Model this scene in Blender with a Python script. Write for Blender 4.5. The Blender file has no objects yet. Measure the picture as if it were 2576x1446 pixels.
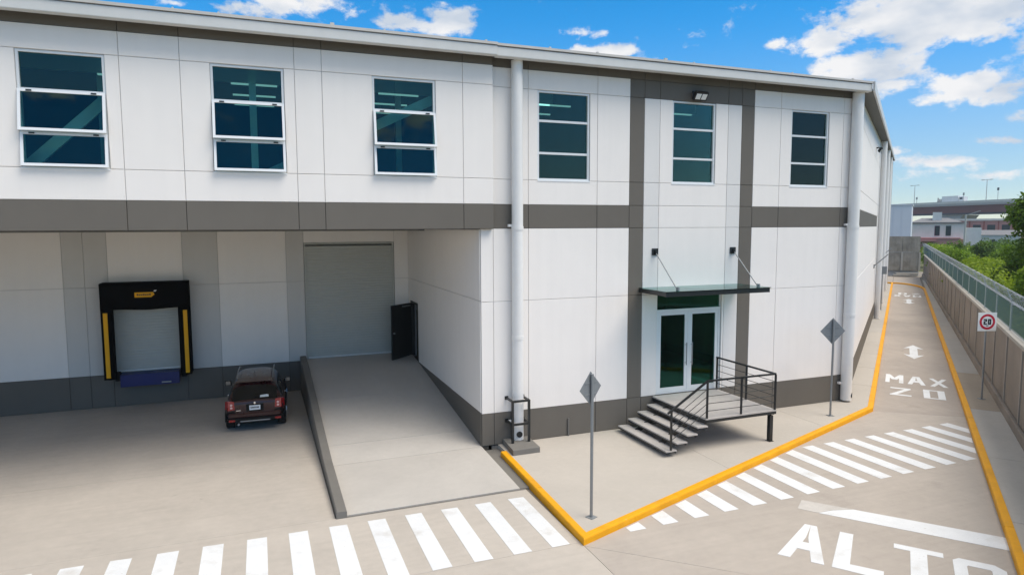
import bpy, math, random
import numpy as np
from mathutils import Matrix, Vector, Euler
random.seed(7)
RNG = np.random.default_rng(11)
sc = bpy.context.scene
col = sc.collection
rad = math.radians

# ------------------------------------------------------------------ camera
F_PX, PITCH, ROLL, YAW = 1655.0, rad(5.21), rad(.22), rad(21.1)     # focal length on a 2576 px wide frame
CAM = np.array([-5.57, -16.79, 6.0])
fwd = np.array([math.sin(YAW)*math.cos(PITCH), math.cos(YAW)*math.cos(PITCH), -math.sin(PITCH)])
rgt = np.array([math.cos(YAW), -math.sin(YAW), 0.0]); dwn = np.cross(fwd, rgt)
rgt2 = math.cos(ROLL)*rgt + math.sin(ROLL)*dwn; dwn2 = -math.sin(ROLL)*rgt + math.cos(ROLL)*dwn
cam = bpy.data.cameras.new('camera'); camo = bpy.data.objects.new('camera', cam); col.objects.link(camo)
cam.sensor_width = 36.0; cam.lens = 36.0*F_PX/2576; cam.clip_start = .1; cam.clip_end = 6000
M = Matrix(((rgt2[0], -dwn2[0], -fwd[0], CAM[0]), (rgt2[1], -dwn2[1], -fwd[1], CAM[1]), (rgt2[2], -dwn2[2], -fwd[2], CAM[2]), (0, 0, 0, 1)))
camo.matrix_world = M
sc.camera = camo

# ------------------------------------------------------------------ render + exposure
sc.render.engine = 'CYCLES'
sc.cycles.use_denoising = True
sc.cycles.max_bounces = 8; sc.cycles.diffuse_bounces = 4; sc.cycles.transparent_max_bounces = 12
sc.view_settings.view_transform = 'Standard'; sc.view_settings.look = 'None'
sc.view_settings.exposure = 0.49; sc.view_settings.gamma = 1.0; sc.view_settings.use_curve_mapping = False

# ------------------------------------------------------------------ sun + sky
SUN_DIR = Vector((.40, -.43, 1.0)).normalized()
sun_el = math.asin(SUN_DIR.z); sun_az = math.atan2(SUN_DIR.x, SUN_DIR.y)
sl = bpy.data.lights.new('sun', 'SUN'); sl.energy = 2.5; sl.angle = rad(40); sl.color = (1.0, .925, .82)
slo = bpy.data.objects.new('sun', sl); col.objects.link(slo); slo.rotation_euler = SUN_DIR.to_track_quat('Z', 'Y').to_euler()
slo.location = (0, -20, 40)

def px_dir(u, v):
    d = fwd + rgt2*(u-1288)/F_PX + dwn2*(v-723)/F_PX
    return d/np.linalg.norm(d)

world = bpy.data.worlds.new('World'); sc.world = world; world.use_nodes = True
wt = world.node_tree; wt.nodes.clear()
def wn(t, **k):
    n = wt.nodes.new(t)
    for a, b in k.items(): setattr(n, a, b)
    return n
def wmath(op, a, b=None, clamp=False):
    n = wn('ShaderNodeMath', operation=op); n.use_clamp = clamp
    for i, x in enumerate((a, b)):
        if x is None: continue
        if isinstance(x, (int, float)): n.inputs[i].default_value = x
        else: wt.links.new(x, n.inputs[i])
    return n.outputs[0]
sky = wn('ShaderNodeTexSky', sky_type='NISHITA'); sky.sun_disc = False
sky.sun_elevation = sun_el; sky.sun_rotation = sun_az; sky.altitude = 2200; sky.air_density = 1.0; sky.dust_density = .25; sky.ozone_density = 3.0
hsv = wn('ShaderNodeHueSaturation'); hsv.inputs['Saturation'].default_value = 1.36; hsv.inputs['Value'].default_value = 1.9; hsv.inputs['Hue'].default_value = .492
wt.links.new(sky.outputs[0], hsv.inputs['Color'])
tc = wn('ShaderNodeTexCoord'); GEN = tc.outputs['Generated']
sepz = wn('ShaderNodeSeparateXYZ'); wt.links.new(GEN, sepz.inputs[0])
for key, lo, hi in (('Saturation', 1.05, 1.40), ('Value', 1.15, 1.95)):
    r_ = wn('ShaderNodeMapRange', interpolation_type='SMOOTHSTEP'); r_.inputs['From Min'].default_value = .02; r_.inputs['From Max'].default_value = .30; r_.inputs['To Min'].default_value = lo; r_.inputs['To Max'].default_value = hi
    wt.links.new(sepz.outputs['Z'], r_.inputs['Value']); wt.links.new(r_.outputs[0], hsv.inputs[key])
# cumulus clouds: ellipsoidal patches of sky broken up by fractal noise (position and size as seen over the roof)
CLOUDS = [(740, 12, 150, 36, .9), (640, 18, 90, 26, .7), (1135, 44, 82, 40, 1), (1035, 62, 95, 26, .9), (1465, 84, 80, 20, .55), (1500, 132, 115, 22, 1),
          (2350, 30, 215, 70, 1.25), (2190, 55, 120, 60, 1.1), (2095, 100, 110, 36, 1), (1950, 108, 42, 22, .8), (2460, 30, 130, 60, 1.1),
          (2190, 168, 120, 48, 1.1), (2130, 195, 90, 36, 1), (2255, 215, 70, 26, .8), (2440, 222, 100, 42, 1.1), (2515, 232, 70, 40, 1), (2360, 246, 60, 20, .9),
          (1780, 138, 48, 12, .5), (2565, 300, 45, 26, .8), (2510, 354, 70, 16, .8), (2350, 408, 130, 24, .65), (2330, 432, 160, 20, .5), (2480, 442, 120, 16, .55), (2260, 380, 28, 12, .5),
          (430, 8, 70, 14, .5), (2700, 120, 130, 60, 1), (2800, 380, 160, 30, .7), (1200, -120, 260, 60, 1), (400, -150, 300, 70, 1), (2000, -160, 300, 90, 1.1)]
acc = None
for (u, v, ru, rv, wgt) in CLOUDS:
    c = Vector(px_dir(u, v))
    z = c; x = Vector((0, 0, 1)).cross(c).normalized(); x = -x; y = z.cross(x).normalized()
    R = Matrix((x, y, z)).transposed()
    mp = wn('ShaderNodeMapping', vector_type='TEXTURE')
    mp.inputs['Location'].default_value = c; mp.inputs['Rotation'].default_value = R.to_euler()
    mp.inputs['Scale'].default_value = (ru*1.25/F_PX, rv*1.25/F_PX, .4)
    wt.links.new(GEN, mp.inputs['Vector'])
    ln = wn('ShaderNodeVectorMath', operation='LENGTH'); wt.links.new(mp.outputs[0], ln.inputs[0])
    s = wmath('MULTIPLY', wmath('SUBTRACT', 1.0, ln.outputs['Value'], clamp=True), wgt)
    acc = s if acc is None else wmath('MAXIMUM', acc, s)
nz = wn('ShaderNodeTexNoise'); nz.inputs['Scale'].default_value = 21; nz.inputs['Detail'].default_value = 12; nz.inputs['Roughness'].default_value = .62; nz.inputs['Distortion'].default_value = .15
mpn = wn('ShaderNodeMapping'); mpn.inputs['Scale'].default_value = (1, 1, 1.7); wt.links.new(GEN, mpn.inputs[0]); wt.links.new(mpn.outputs[0], nz.inputs['Vector'])
# broad cloud noise for the rest of the dome, denser overhead than in view
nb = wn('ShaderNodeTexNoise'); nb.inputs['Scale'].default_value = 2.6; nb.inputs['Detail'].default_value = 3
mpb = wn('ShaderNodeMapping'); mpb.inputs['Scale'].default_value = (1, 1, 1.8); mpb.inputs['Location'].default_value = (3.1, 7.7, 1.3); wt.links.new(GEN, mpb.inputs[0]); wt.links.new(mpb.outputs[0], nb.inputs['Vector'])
# unseen cloud deck closes towards the zenith, added to give soft neutral fill light
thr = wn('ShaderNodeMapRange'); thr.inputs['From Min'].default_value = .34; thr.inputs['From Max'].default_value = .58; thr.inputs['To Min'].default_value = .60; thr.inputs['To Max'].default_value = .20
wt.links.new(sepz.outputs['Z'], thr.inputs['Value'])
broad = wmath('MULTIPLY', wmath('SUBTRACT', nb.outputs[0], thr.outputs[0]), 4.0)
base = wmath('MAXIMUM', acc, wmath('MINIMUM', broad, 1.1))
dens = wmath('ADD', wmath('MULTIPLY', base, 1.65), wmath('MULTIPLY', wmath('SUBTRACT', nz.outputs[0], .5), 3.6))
mask = wn('ShaderNodeMapRange', interpolation_type='SMOOTHSTEP'); mask.inputs['From Min'].default_value = .40; mask.inputs['From Max'].default_value = 1.10
wt.links.new(dens, mask.inputs['Value'])
nz2 = wn('ShaderNodeTexNoise'); nz2.inputs['Scale'].default_value = 11; nz2.inputs['Detail'].default_value = 5
mp2 = wn('ShaderNodeMapping'); mp2.inputs['Location'].default_value = (.0, .0, .06); mp2.inputs['Scale'].default_value = (1, 1, 2.4); wt.links.new(GEN, mp2.inputs[0]); wt.links.new(mp2.outputs[0], nz2.inputs['Vector'])
crm = wn('ShaderNodeMapRange'); crm.inputs['From Min'].default_value = .36; crm.inputs['From Max'].default_value = .62; wt.links.new(nz2.outputs[0], crm.inputs['Value'])
cmx = wn('ShaderNodeMix', data_type='RGBA'); cmx.inputs['A'].default_value = (5.6, 6.3, 7.3, 1); cmx.inputs['B'].default_value = (8.8, 8.8, 8.9, 1); wt.links.new(crm.outputs[0], cmx.inputs['Factor'])
mx = wn('ShaderNodeMix', data_type='RGBA'); wt.links.new(mask.outputs[0], mx.inputs['Factor']); wt.links.new(hsv.outputs[0], mx.inputs['A']); wt.links.new(cmx.outputs['Result'], mx.inputs['B'])
bg = wn('ShaderNodeBackground'); bg.inputs['Strength'].default_value = .075; wt.links.new(mx.outputs['Result'], bg.inputs['Color'])
wo = wn('ShaderNodeOutputWorld'); wt.links.new(bg.outputs[0], wo.inputs[0])

# ------------------------------------------------------------------ materials
def srgb(r, g, b):
    f = lambda c: ((c/255+.055)/1.055)**2.4 if c > 10 else c/255/12.92
    return (f(r), f(g), f(b), 1)
def newmat(name):
    m = bpy.data.materials.new(name); m.use_nodes = True
    nt = m.node_tree; b = nt.nodes['Principled BSDF']
    return m, nt, b
def nmath(nt, op, a, b=None):
    n = nt.nodes.new('ShaderNodeMath'); n.operation = op
    for i, x in enumerate((a, b)):
        if x is None: continue
        if isinstance(x, (int, float)): n.inputs[i].default_value = x
        else: nt.links.new(x, n.inputs[i])
    return n.outputs[0]
def nnoise(nt, vec, scale, detail=4, rough=.55, mscale=None):
    if mscale is not None:
        mp = nt.nodes.new('ShaderNodeMapping'); mp.inputs['Scale'].default_value = mscale
        nt.links.new(vec, mp.inputs[0]); vec = mp.outputs[0]
    n = nt.nodes.new('ShaderNodeTexNoise'); n.inputs['Scale'].default_value = scale; n.inputs['Detail'].default_value = detail; n.inputs['Roughness'].default_value = rough
    nt.links.new(vec, n.inputs['Vector']); return n.outputs[0]
def surf(name, c, rough=.7, layers=((.3, .08), (3, .05), (45, .03)), streak=0, bump=(60, .05), spec=.3, metal=0, coat=0, rvar=.1, obj=False, tint=None, broom=None):
    """painted / mineral surface: base colour varied by noise layers of real-world scale"""
    m, nt, b = newmat(name)
    if obj: vec = nt.nodes.new('ShaderNodeTexCoord').outputs['Object']
    else: vec = nt.nodes.new('ShaderNodeNewGeometry').outputs['Position']
    tot = None; first = None
    for s, a in layers:
        n = nnoise(nt, vec, s, 5)
        if first is None: first = n
        t = nmath(nt, 'MULTIPLY', nmath(nt, 'SUBTRACT', n, .5), 2*a*1.6)
        tot = t if tot is None else nmath(nt, 'ADD', tot, t)
    if streak:
        n = nnoise(nt, vec, 1.0, 4, .6, (4.5, 4.5, .22))
        tot = nmath(nt, 'ADD', tot, nmath(nt, 'MULTIPLY', nmath(nt, 'SUBTRACT', n, .5), 2*streak*1.6))
    if broom is not None:
        amp, ms = broom; n = nnoise(nt, vec, 1.0, 5, .65, ms)
        tot = nmath(nt, 'ADD', tot, nmath(nt, 'MULTIPLY', nmath(nt, 'SUBTRACT', n, .5), 2*amp*1.6))
    fac = nmath(nt, 'ADD', tot, 1.0) if tot is not None else None
    cc = nt.nodes.new('ShaderNodeRGB'); cc.outputs[0].default_value = c
    src = cc.outputs[0]
    for tn in (tint if isinstance(tint, list) else [tint] if tint is not None else []):
        tcol, tscale, t0, t1 = (list(tn)+[.42, .66])[:4]
        n = nnoise(nt, vec, tscale, 6, .6); mr = nt.nodes.new('ShaderNodeMapRange'); mr.inputs['From Min'].default_value = t0; mr.inputs['From Max'].default_value = t1
        nt.links.new(n, mr.inputs['Value'])
        mxx = nt.nodes.new('ShaderNodeMix'); mxx.data_type = 'RGBA'; nt.links.new(mr.outputs[0], mxx.inputs['Factor']); nt.links.new(src, mxx.inputs['A']); mxx.inputs['B'].default_value = tcol
        src = mxx.outputs['Result']
    if fac is not None:
        vm = nt.nodes.new('ShaderNodeVectorMath'); vm.operation = 'SCALE'; nt.links.new(src, vm.inputs[0]); nt.links.new(fac, vm.inputs['Scale'])
        src = vm.outputs[0]
    nt.links.new(src, b.inputs['Base Color'])
    b.inputs['Roughness'].default_value = rough
    if rvar and first is not None:
        r = nmath(nt, 'ADD', nmath(nt, 'MULTIPLY', nmath(nt, 'SUBTRACT', first, .5), rvar*2), rough); nt.links.new(r, b.inputs['Roughness'])
    b.inputs['Specular IOR Level'].default_value = spec; b.inputs['Metallic'].default_value = metal; b.inputs['Coat Weight'].default_value = coat
    if bump:
        bn = nt.nodes.new('ShaderNodeBump'); bn.inputs['Strength'].default_value = bump[1]; bn.inputs['Distance'].default_value = .02
        nt.links.new(nnoise(nt, vec, bump[0], 4), bn.inputs['Height']); nt.links.new(bn.outputs[0], b.inputs['Normal'])
    return m
def flat(name, c, rough=.5, spec=.4, metal=0, coat=0):
    return surf(name, c, rough, layers=((6, .05),), bump=None, spec=spec, metal=metal, coat=coat, rvar=.08, obj=True)
def glass(name, tint, rough=.02, ior=1.5, refl=(.62, .80, .76, 1)):
    m, nt, b = newmat(name); nt.nodes.remove(b); out = nt.nodes['Material Output']
    g = nt.nodes.new('ShaderNodeBsdfGlossy'); g.inputs['Roughness'].default_value = rough; g.inputs['Color'].default_value = refl
    t = nt.nodes.new('ShaderNodeBsdfTransparent'); t.inputs['Color'].default_value = tint
    fr = nt.nodes.new('ShaderNodeFresnel'); fr.inputs['IOR'].default_value = ior
    vec = nt.nodes.new('ShaderNodeNewGeometry').outputs['Position']
    bn = nt.nodes.new('ShaderNodeBump'); bn.inputs['Strength'].default_value = .03; bn.inputs['Distance'].default_value = .03
    nt.links.new(nnoise(nt, vec, 1.7, 2), bn.inputs['Height']); nt.links.new(bn.outputs[0], g.inputs['Normal'])
    mxs = nt.nodes.new('ShaderNodeMixShader'); nt.links.new(fr.outputs[0], mxs.inputs[0]); nt.links.new(t.outputs[0], mxs.inputs[1]); nt.links.new(g.outputs[0], mxs.inputs[2])
    nt.links.new(mxs.outputs[0], out.inputs[0]); return m

WL = ((.25, .022), (2.2, .016), (30, .012))
MAT = dict(
    white=surf('white wall paint', (.85, .805, .765, 1), .65, WL, streak=.022, bump=(35, .03), spec=.2),
    offwhite=surf('off white wall paint', (.74, .715, .69, 1), .62, WL, streak=.012, bump=(35, .03)),
    lightgrey=surf('light grey wall paint', (.62, .60, .575, 1), .62, WL, streak=.02, bump=(35, .03), spec=.15),
    grey=surf('warm grey wall paint', (.150, .136, .118, 1), .6, ((.25, .05), (2.2, .03), (30, .02)), streak=.02, bump=(35, .03), spec=.12),
    joint=surf('joint sealant', (.50, .49, .48, 1), .9, ((3, .05),), bump=None),
    jointgrey=surf('dark joint sealant', (.075, .07, .062, 1), .9, ((3, .05),), bump=None, spec=.1),
    ceil=surf('ceiling paint', (.74, .72, .69, 1), .8, WL, bump=None),
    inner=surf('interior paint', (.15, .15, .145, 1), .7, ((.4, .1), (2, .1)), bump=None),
    innerfloor=surf('interior floor', (.40, .42, .40, 1), .3, ((.4, .1), (2, .1)), bump=None),
    brace=flat('painted steel brace', (.78, .80, .80, 1), .5),
    yard=surf('yard concrete', (.470, .425, .375, 1), .82, ((.12, .10), (.7, .075), (6, .05), (60, .05)), bump=(90, .12), rvar=.06, tint=[((.43, .39, .345, 1), .22), ((.33, .295, .26, 1), .55, .66, .86), ((.30, .27, .24, 1), 2.3, .70, .84)], broom=(.055, (.35, 7, 1))),
    apron=surf('apron concrete', (.425, .378, .332, 1), .82, ((.13, .10), (.8, .07), (6, .05), (60, .055)), bump=(90, .12), rvar=.06, tint=[((.385, .342, .302, 1), .25), ((.30, .265, .235, 1), .6, .64, .85), ((.27, .24, .21, 1), 2.3, .70, .84)], broom=(.06, (.5, 8, 1))),
    road=surf('lane concrete', (.385, .337, .295, 1), .82, ((.14, .11), (.8, .07), (6, .05), (60, .06)), bump=(90, .12), rvar=.06, tint=[((.345, .305, .27, 1), .3), ((.26, .23, .20, 1), .7, .62, .85)], broom=(.07, (2.2, .9, 1))),
    walk=surf('pavement concrete', (.465, .425, .375, 1), .82, ((.2, .06), (.9, .05), (7, .04), (70, .04)), bump=(90, .10), rvar=.05),
    walk2=surf('pavement concrete grey', (.44, .41, .37, 1), .82, ((.3, .08), (.9, .07), (7, .05), (70, .04)), bump=(90, .10), rvar=.05),
    walkbrown=surf('stained pavement concrete', (.36, .30, .235, 1), .82, ((.4, .1), (.9, .07), (7, .05), (70, .04)), bump=(90, .10), rvar=.05),
    ramp=surf('ramp concrete', (.475, .447, .412, 1), .78, ((.25, .07), (.9, .06), (7, .04), (70, .04)), bump=(90, .10), rvar=.06),
    rampwall=surf('grey painted kerb wall', (.175, .165, .150, 1), .8, ((.4, .1), (2, .1), (30, .05)), bump=(40, .1)),
    sub=surf('ground under slabs', (.24, .215, .185, 1), .95, ((1, .1),), bump=None),
    yellow=surf('yellow kerb paint', (.78, .36, .002, 1), .6, ((.5, .06), (4, .08), (40, .05)), bump=(50, .12), spec=.35, tint=[((.60, .27, .01, 1), 1.3, .52, .80), ((.42, .34, .22, 1), 11, .68, .73)]),
    mark=surf('white road paint', (.71, .72, .73, 1), .6, ((.6, .05), (5, .05), (50, .06)), bump=(90, .08), tint=[((.55, .53, .50, 1), 1.6, .56, .80), ((.44, .40, .36, 1), 16, .665, .72)]),
    gutter=surf('light grey sheet metal', (.60, .60, .585, 1), .45, ((.3, .04), (4, .04)), streak=.02, bump=None, spec=.5),
    gutterlip=surf('roof sheet metal', (.52, .50, .47, 1), .5, ((.3, .05), (4, .05)), bump=None, spec=.5),
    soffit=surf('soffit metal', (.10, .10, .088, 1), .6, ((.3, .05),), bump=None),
    roof=surf('roof sheeting', (.50, .50, .49, 1), .45, ((.3, .08),), bump=None),
    pipe=surf('white downpipe paint', (.76, .745, .725, 1), .42, ((.5, .03), (6, .03)), streak=.04, bump=None, spec=.45),
    alu=surf('aluminium frame', (.72, .74, .75, 1), .35, ((2, .04),), bump=None, spec=.5),
    alu2=surf('white coated frame', (.80, .81, .82, 1), .35, ((2, .03),), bump=None, spec=.5),
    glass=glass('tinted window glass', (.56, .80, .76, 1)),
    doorglass=glass('green door glass', (.22, .60, .50, 1), refl=(.35, .8, .72, 1)),
    canglass=glass('canopy glass', (.20, .42, .38, 1), refl=(.8, .95, .93, 1)),
    black=surf('black painted steel', (.012, .014, .015, 1), .38, ((3, .1),), bump=None, spec=.5),
    blackfab=surf('black curtain fabric', (.005, .005, .005, 1), .9, ((3, .2),), bump=(25, .2), spec=.06),
    rubber=surf('black rubber', (.018, .018, .018, 1), .8, ((8, .2),), bump=(60, .1), spec=.3),
    blue=surf('blue steel plate', (.004, .010, .11, 1), .45, ((2, .1), (10, .1)), bump=(30, .05), spec=.4),
    shutter=surf('galvanised shutter', (.44, .45, .42, 1), .45, ((.5, .04), (5, .04)), bump=None, spec=.5),
    shutterbar=surf('shutter bottom bar', (.70, .71, .70, 1), .4, ((3, .04),), bump=None, spec=.5),
    doorblack=surf('dark steel door', (.022, .024, .023, 1), .42, ((1.5, .1),), bump=None, spec=.45),
    deck=surf('grey deck boards', (.42, .395, .375, 1), .75, ((1.0, .08), (8, .08)), bump=(50, .1)),
    galv=surf('galvanised steel', (.26, .275, .285, 1), .42, ((2, .08), (14, .08)), bump=None, spec=.5, metal=.35, obj=True),
    signback=surf('sign plate back', (.22, .235, .245, 1), .5, ((2, .06), (9, .06)), bump=None, spec=.5, metal=.2, obj=True),
    signwhite=flat('sign white', (.78, .78, .76, 1), .4), signred=flat('sign red', (.50, .01, .035, 1), .4), signink=flat('sign black', (.02, .025, .03, 1), .4),
    prec=surf('precast concrete', (.26, .222, .188, 1), .88, ((.35, .14), (2, .10), (14, .08), (80, .05)), streak=.10, bump=(70, .25), tint=((.205, .178, .152, 1), .5)),
    precpost=surf('precast posts', (.29, .262, .23, 1), .88, ((.5, .1), (3, .1), (20, .06)), streak=.08, bump=(70, .2)),
    coping=surf('coping concrete', (.40, .375, .335, 1), .85, ((.6, .1), (5, .08)), bump=(70, .2)),
    oldwall=surf('weathered concrete', (.30, .275, .235, 1), .9, ((.3, .14), (1.5, .14), (10, .1)), streak=.16, bump=(30, .25), tint=((.19, .17, .14, 1), .7)),
    fencewire=flat('green coated wire', (.045, .095, .085, 1), .5), razor=flat('galvanised razor wire', (.36, .39, .42, 1), .4, metal=.3), fencepost=flat('fence post steel', (.28, .34, .34, 1), .45),
    terrain=surf('rough ground', (.085, .105, .035, 1), .95, ((.05, .2), (.6, .2), (5, .2)), bump=None, tint=((.16, .14, .08, 1), .12)),
    leaf=None,
)
def leafmat(name, c1, c2, trans=.35):
    m, nt, b = newmat(name)
    oi = nt.nodes.new('ShaderNodeNewGeometry')
    n = nnoise(nt, oi.outputs['Position'], .9, 3)
    rp = oi.outputs['Random Per Island']
    f = nmath(nt, 'ADD', nmath(nt, 'MULTIPLY', n, .9), nmath(nt, 'MULTIPLY', rp, .55)); f = nmath(nt, 'SUBTRACT', f, .25)
    mxx = nt.nodes.new('ShaderNodeMix'); mxx.data_type = 'RGBA'; mxx.inputs['A'].default_value = c1; mxx.inputs['B'].default_value = c2; nt.links.new(f, mxx.inputs['Factor'])
    nt.links.new(mxx.outputs['Result'], b.inputs['Base Color']); b.inputs['Roughness'].default_value = .55; b.inputs['Specular IOR Level'].default_value = .25
    tr = nt.nodes.new('ShaderNodeBsdfTranslucent'); nt.links.new(mxx.outputs['Result'], tr.inputs['Color'])
    ms = nt.nodes.new('ShaderNodeMixShader'); ms.inputs[0].default_value = trans; nt.links.new(b.outputs[0], ms.inputs[1]); nt.links.new(tr.outputs[0], ms.inputs[2])
    nt.links.new(ms.outputs[0], nt.nodes['Material Output'].inputs[0]); return m
MAT['leaf'] = leafmat('bright foliage', (.07, .15, .008, 1), (.26, .40, .02, 1), .42)
MAT['leafdark'] = leafmat('dark foliage', (.03, .075, .006, 1), (.14, .25, .016, 1), .4)
MAT['leafyellow'] = leafmat('yellow green foliage', (.12, .21, .01, 1), (.36, .46, .03, 1), .45)
MAT['bark'] = surf('bark', (.10, .075, .05, 1), .9, ((3, .2), (20, .2)), bump=(30, .5))

# ------------------------------------------------------------------ mesh helpers
WPOS = {}
class MB:
    """collects shapes; build() links them as ONE mesh object"""
    def __init__(s): s.V = []; s.F = []; s.M = []; s.S = []
    def add(s, V, F, m=0, smooth=False):
        o = len(s.V); s.V += [tuple(map(float, v)) for v in V]
        for f in F: s.F.append(tuple(i+o for i in f)); s.M.append(m); s.S.append(smooth)
        return s
    def box(s, x0, x1, y0, y1, z0, z1, m=0):
        return s.add([(x0,y0,z0),(x1,y0,z0),(x1,y1,z0),(x0,y1,z0),(x0,y0,z1),(x1,y0,z1),(x1,y1,z1),(x0,y1,z1)],
                     [(0,3,2,1),(4,5,6,7),(0,1,5,4),(1,2,6,5),(2,3,7,6),(3,0,4,7)], m)
    def bar(s, p, q, w, h, m=0, up=(0, 0, 1)):
        """square bar from p to q, width w (sideways), height h (along up)"""
        p, q = np.array(p, float), np.array(q, float); d = q-p; d /= np.linalg.norm(d)
        up = np.array(up, float)
        if abs(d@up) > .97: up = np.array((1.0, 0, 0))
        sx = np.cross(d, up); sx /= np.linalg.norm(sx); uz = np.cross(sx, d)
        V = [e + sx*a*w/2 + uz*b*h/2 for e in (p, q) for a, b in ((-1,-1),(1,-1),(1,1),(-1,1))]
        return s.add(V, [(0,1,2,3),(7,6,5,4),(0,4,5,1),(1,5,6,2),(2,6,7,3),(3,7,4,0)], m)
    def tube(s, p, q, r, n=12, r2=None, m=0, smooth=True, caps=True):
        p, q = np.array(p, float), np.array(q, float); d = q-p; d /= np.linalg.norm(d); r2 = r if r2 is None else r2
        a = np.array((0, 0, 1.0)) if abs(d[2]) < .9 else np.array((1.0, 0, 0))
        x = np.cross(d, a); x /= np.linalg.norm(x); y = np.cross(d, x)
        V = []
        for e, rr in ((p, r), (q, r2)):
            for k in range(n):
                t = 2*math.pi*k/n; V.append(e + rr*(math.cos(t)*x + math.sin(t)*y))
        s.add(V, [(k, (k+1) % n, n+(k+1) % n, n+k) for k in range(n)], m, smooth)
        if caps: s.add(V[:n], [tuple(range(n))[::-1]], m); s.add(V[n:], [tuple(range(n))], m)
        return s
    def path(s, pts, r, n=6, m=0, closed=False):
        pts = [np.array(p, float) for p in pts]; V = []; N = len(pts)
        px = None
        for i in range(N):
            a = pts[(i-1) % N] if (closed or i > 0) else pts[i]; b = pts[(i+1) % N] if (closed or i < N-1) else pts[i]
            d = b-a; d /= np.linalg.norm(d)
            if px is None: px = np.cross(d, (0, 0, 1.0) if abs(d[2]) < .9 else (1.0, 0, 0))
            px = px - d*(px@d); px /= np.linalg.norm(px); py = np.cross(d, px)
            V += [pts[i] + r*(math.cos(2*math.pi*k/n)*px + math.sin(2*math.pi*k/n)*py) for k in range(n)]
        F = []
        for i in range(N if closed else N-1):
            j = (i+1) % N
            F += [(i*n+k, i*n+(k+1) % n, j*n+(k+1) % n, j*n+k) for k in range(n)]
        s.add(V, F, m, True)
        if not closed: s.add(V[:n], [tuple(range(n))[::-1]], m); s.add(V[-n:], [tuple(range(n))], m)
        return s
    def prism(s, poly, z0, z1, m=0, ch=0):
        """vertical prism over a 2-D polygon (counter-clockwise)"""
        a = sum(poly[i][0]*poly[(i+1) % len(poly)][1]-poly[(i+1) % len(poly)][0]*poly[i][1] for i in range(len(poly)))
        if a < 0: poly = poly[::-1]
        n = len(poly); V = [(x, y, z0) for x, y in poly] + [(x, y, z1) for x, y in poly]
        return s.add(V, [tuple(range(n))[::-1], tuple(range(n, 2*n))] + [(i, (i+1) % n, n+(i+1) % n, n+i) for i in range(n)], m)
    def frame_prism(s, O, ux, uy, poly, d0, d1, m=0):
        """prism of polygon (u,v) in the plane O+u*ux+v*uy, between offsets d0..d1 along the normal ux x uy"""
        O, ux, uy = (np.array(t, float) for t in (O, ux, uy)); nn = np.cross(ux, uy)
        a = sum(poly[i][0]*poly[(i+1) % len(poly)][1]-poly[(i+1) % len(poly)][0]*poly[i][1] for i in range(len(poly)))
        if a < 0: poly = poly[::-1]
        n = len(poly); V = [O+u*ux+v*uy+d*nn for d in (d0, d1) for u, v in poly]
        return s.add(V, [tuple(range(n))[::-1], tuple(range(n, 2*n))] + [(i, (i+1) % n, n+(i+1) % n, n+i) for i in range(n)], m)
    def ring(s, O, ux, uy, r0, r1, d0, d1, n=36, m=0, ex=1.0):
        O, ux, uy = (np.array(t, float) for t in (O, ux, uy)); nn = np.cross(ux, uy); V = []
        for d in (d0, d1):
            for r in (r0, r1):
                V += [O+r*(math.cos(2*math.pi*k/n)*ux*ex+math.sin(2*math.pi*k/n)*uy)+d*nn for k in range(n)]
        F = []
        for k in range(n):
            j = (k+1) % n
            F += [(2*n+k, 3*n+k, 3*n+j, 2*n+j), (k, j, n+j, n+k), (n+k, n+j, 3*n+j, 3*n+k), (k, 2*n+k, 2*n+j, j)]
        return s.add(V, F, m)
    def build(s, name, mats, parent=None, bevel=0):
        V = np.array(s.V, float); lo, hi = V.min(0), V.max(0); c = (lo+hi)/2
        if parent is None: c = np.array((c[0], c[1], lo[2]))
        me = bpy.data.meshes.new(name); me.from_pydata((V-c).tolist(), [], s.F)
        if not isinstance(mats, (list, tuple)): mats = [mats]
        for m in mats: me.materials.append(MAT[m] if isinstance(m, str) else m)
        me.polygons.foreach_set('material_index', s.M); me.polygons.foreach_set('use_smooth', s.S); me.update()
        o = bpy.data.objects.new(name, me); col.objects.link(o)
        if parent is not None:
            o.parent = parent; o.location = Vector(c) - WPOS[parent.name]
        else: o.location = c
        WPOS[o.name] = Vector(c)
        if bevel:
            bv = o.modifiers.new('edge', 'BEVEL'); bv.width = bevel; bv.segments = 2; bv.limit_method = 'ANGLE'
        return o
def thing(name, label, cat, loc, group=None, local=False, rz=0):
    o = bpy.data.objects.new(name, None); col.objects.link(o); o.location = loc; o.rotation_euler = (0, 0, rz)
    o.empty_display_size = .3
    o['label'] = label; o['category'] = cat
    if group: o['group'] = group
    WPOS[o.name] = Vector((0, 0, 0)) if local else Vector(loc)
    return o
def tag(o, label, cat, group=None):
    o['label'] = label; o['category'] = cat
    if group: o['group'] = group
    return o
def struct(o, label=None):
    o['kind'] = 'structure'
    if label: o['label'] = label
    return o
def clip(poly, a, b, c):
    """keep a*x+b*y<=c of a convex polygon"""
    out = []
    for i in range(len(poly)):
        p, q = poly[i], poly[(i+1) % len(poly)]; fp, fq = a*p[0]+b*p[1]-c, a*q[0]+b*q[1]-c
        if fp <= 0: out.append(p)
        if (fp < 0 < fq) or (fq < 0 < fp):
            t = fp/(fp-fq); out.append((p[0]+t*(q[0]-p[0]), p[1]+t*(q[1]-p[1])))
    return out
def area(p): return abs(sum(p[i][0]*p[(i+1) % len(p)][1]-p[(i+1) % len(p)][0]*p[i][1] for i in range(len(p))))/2
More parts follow.
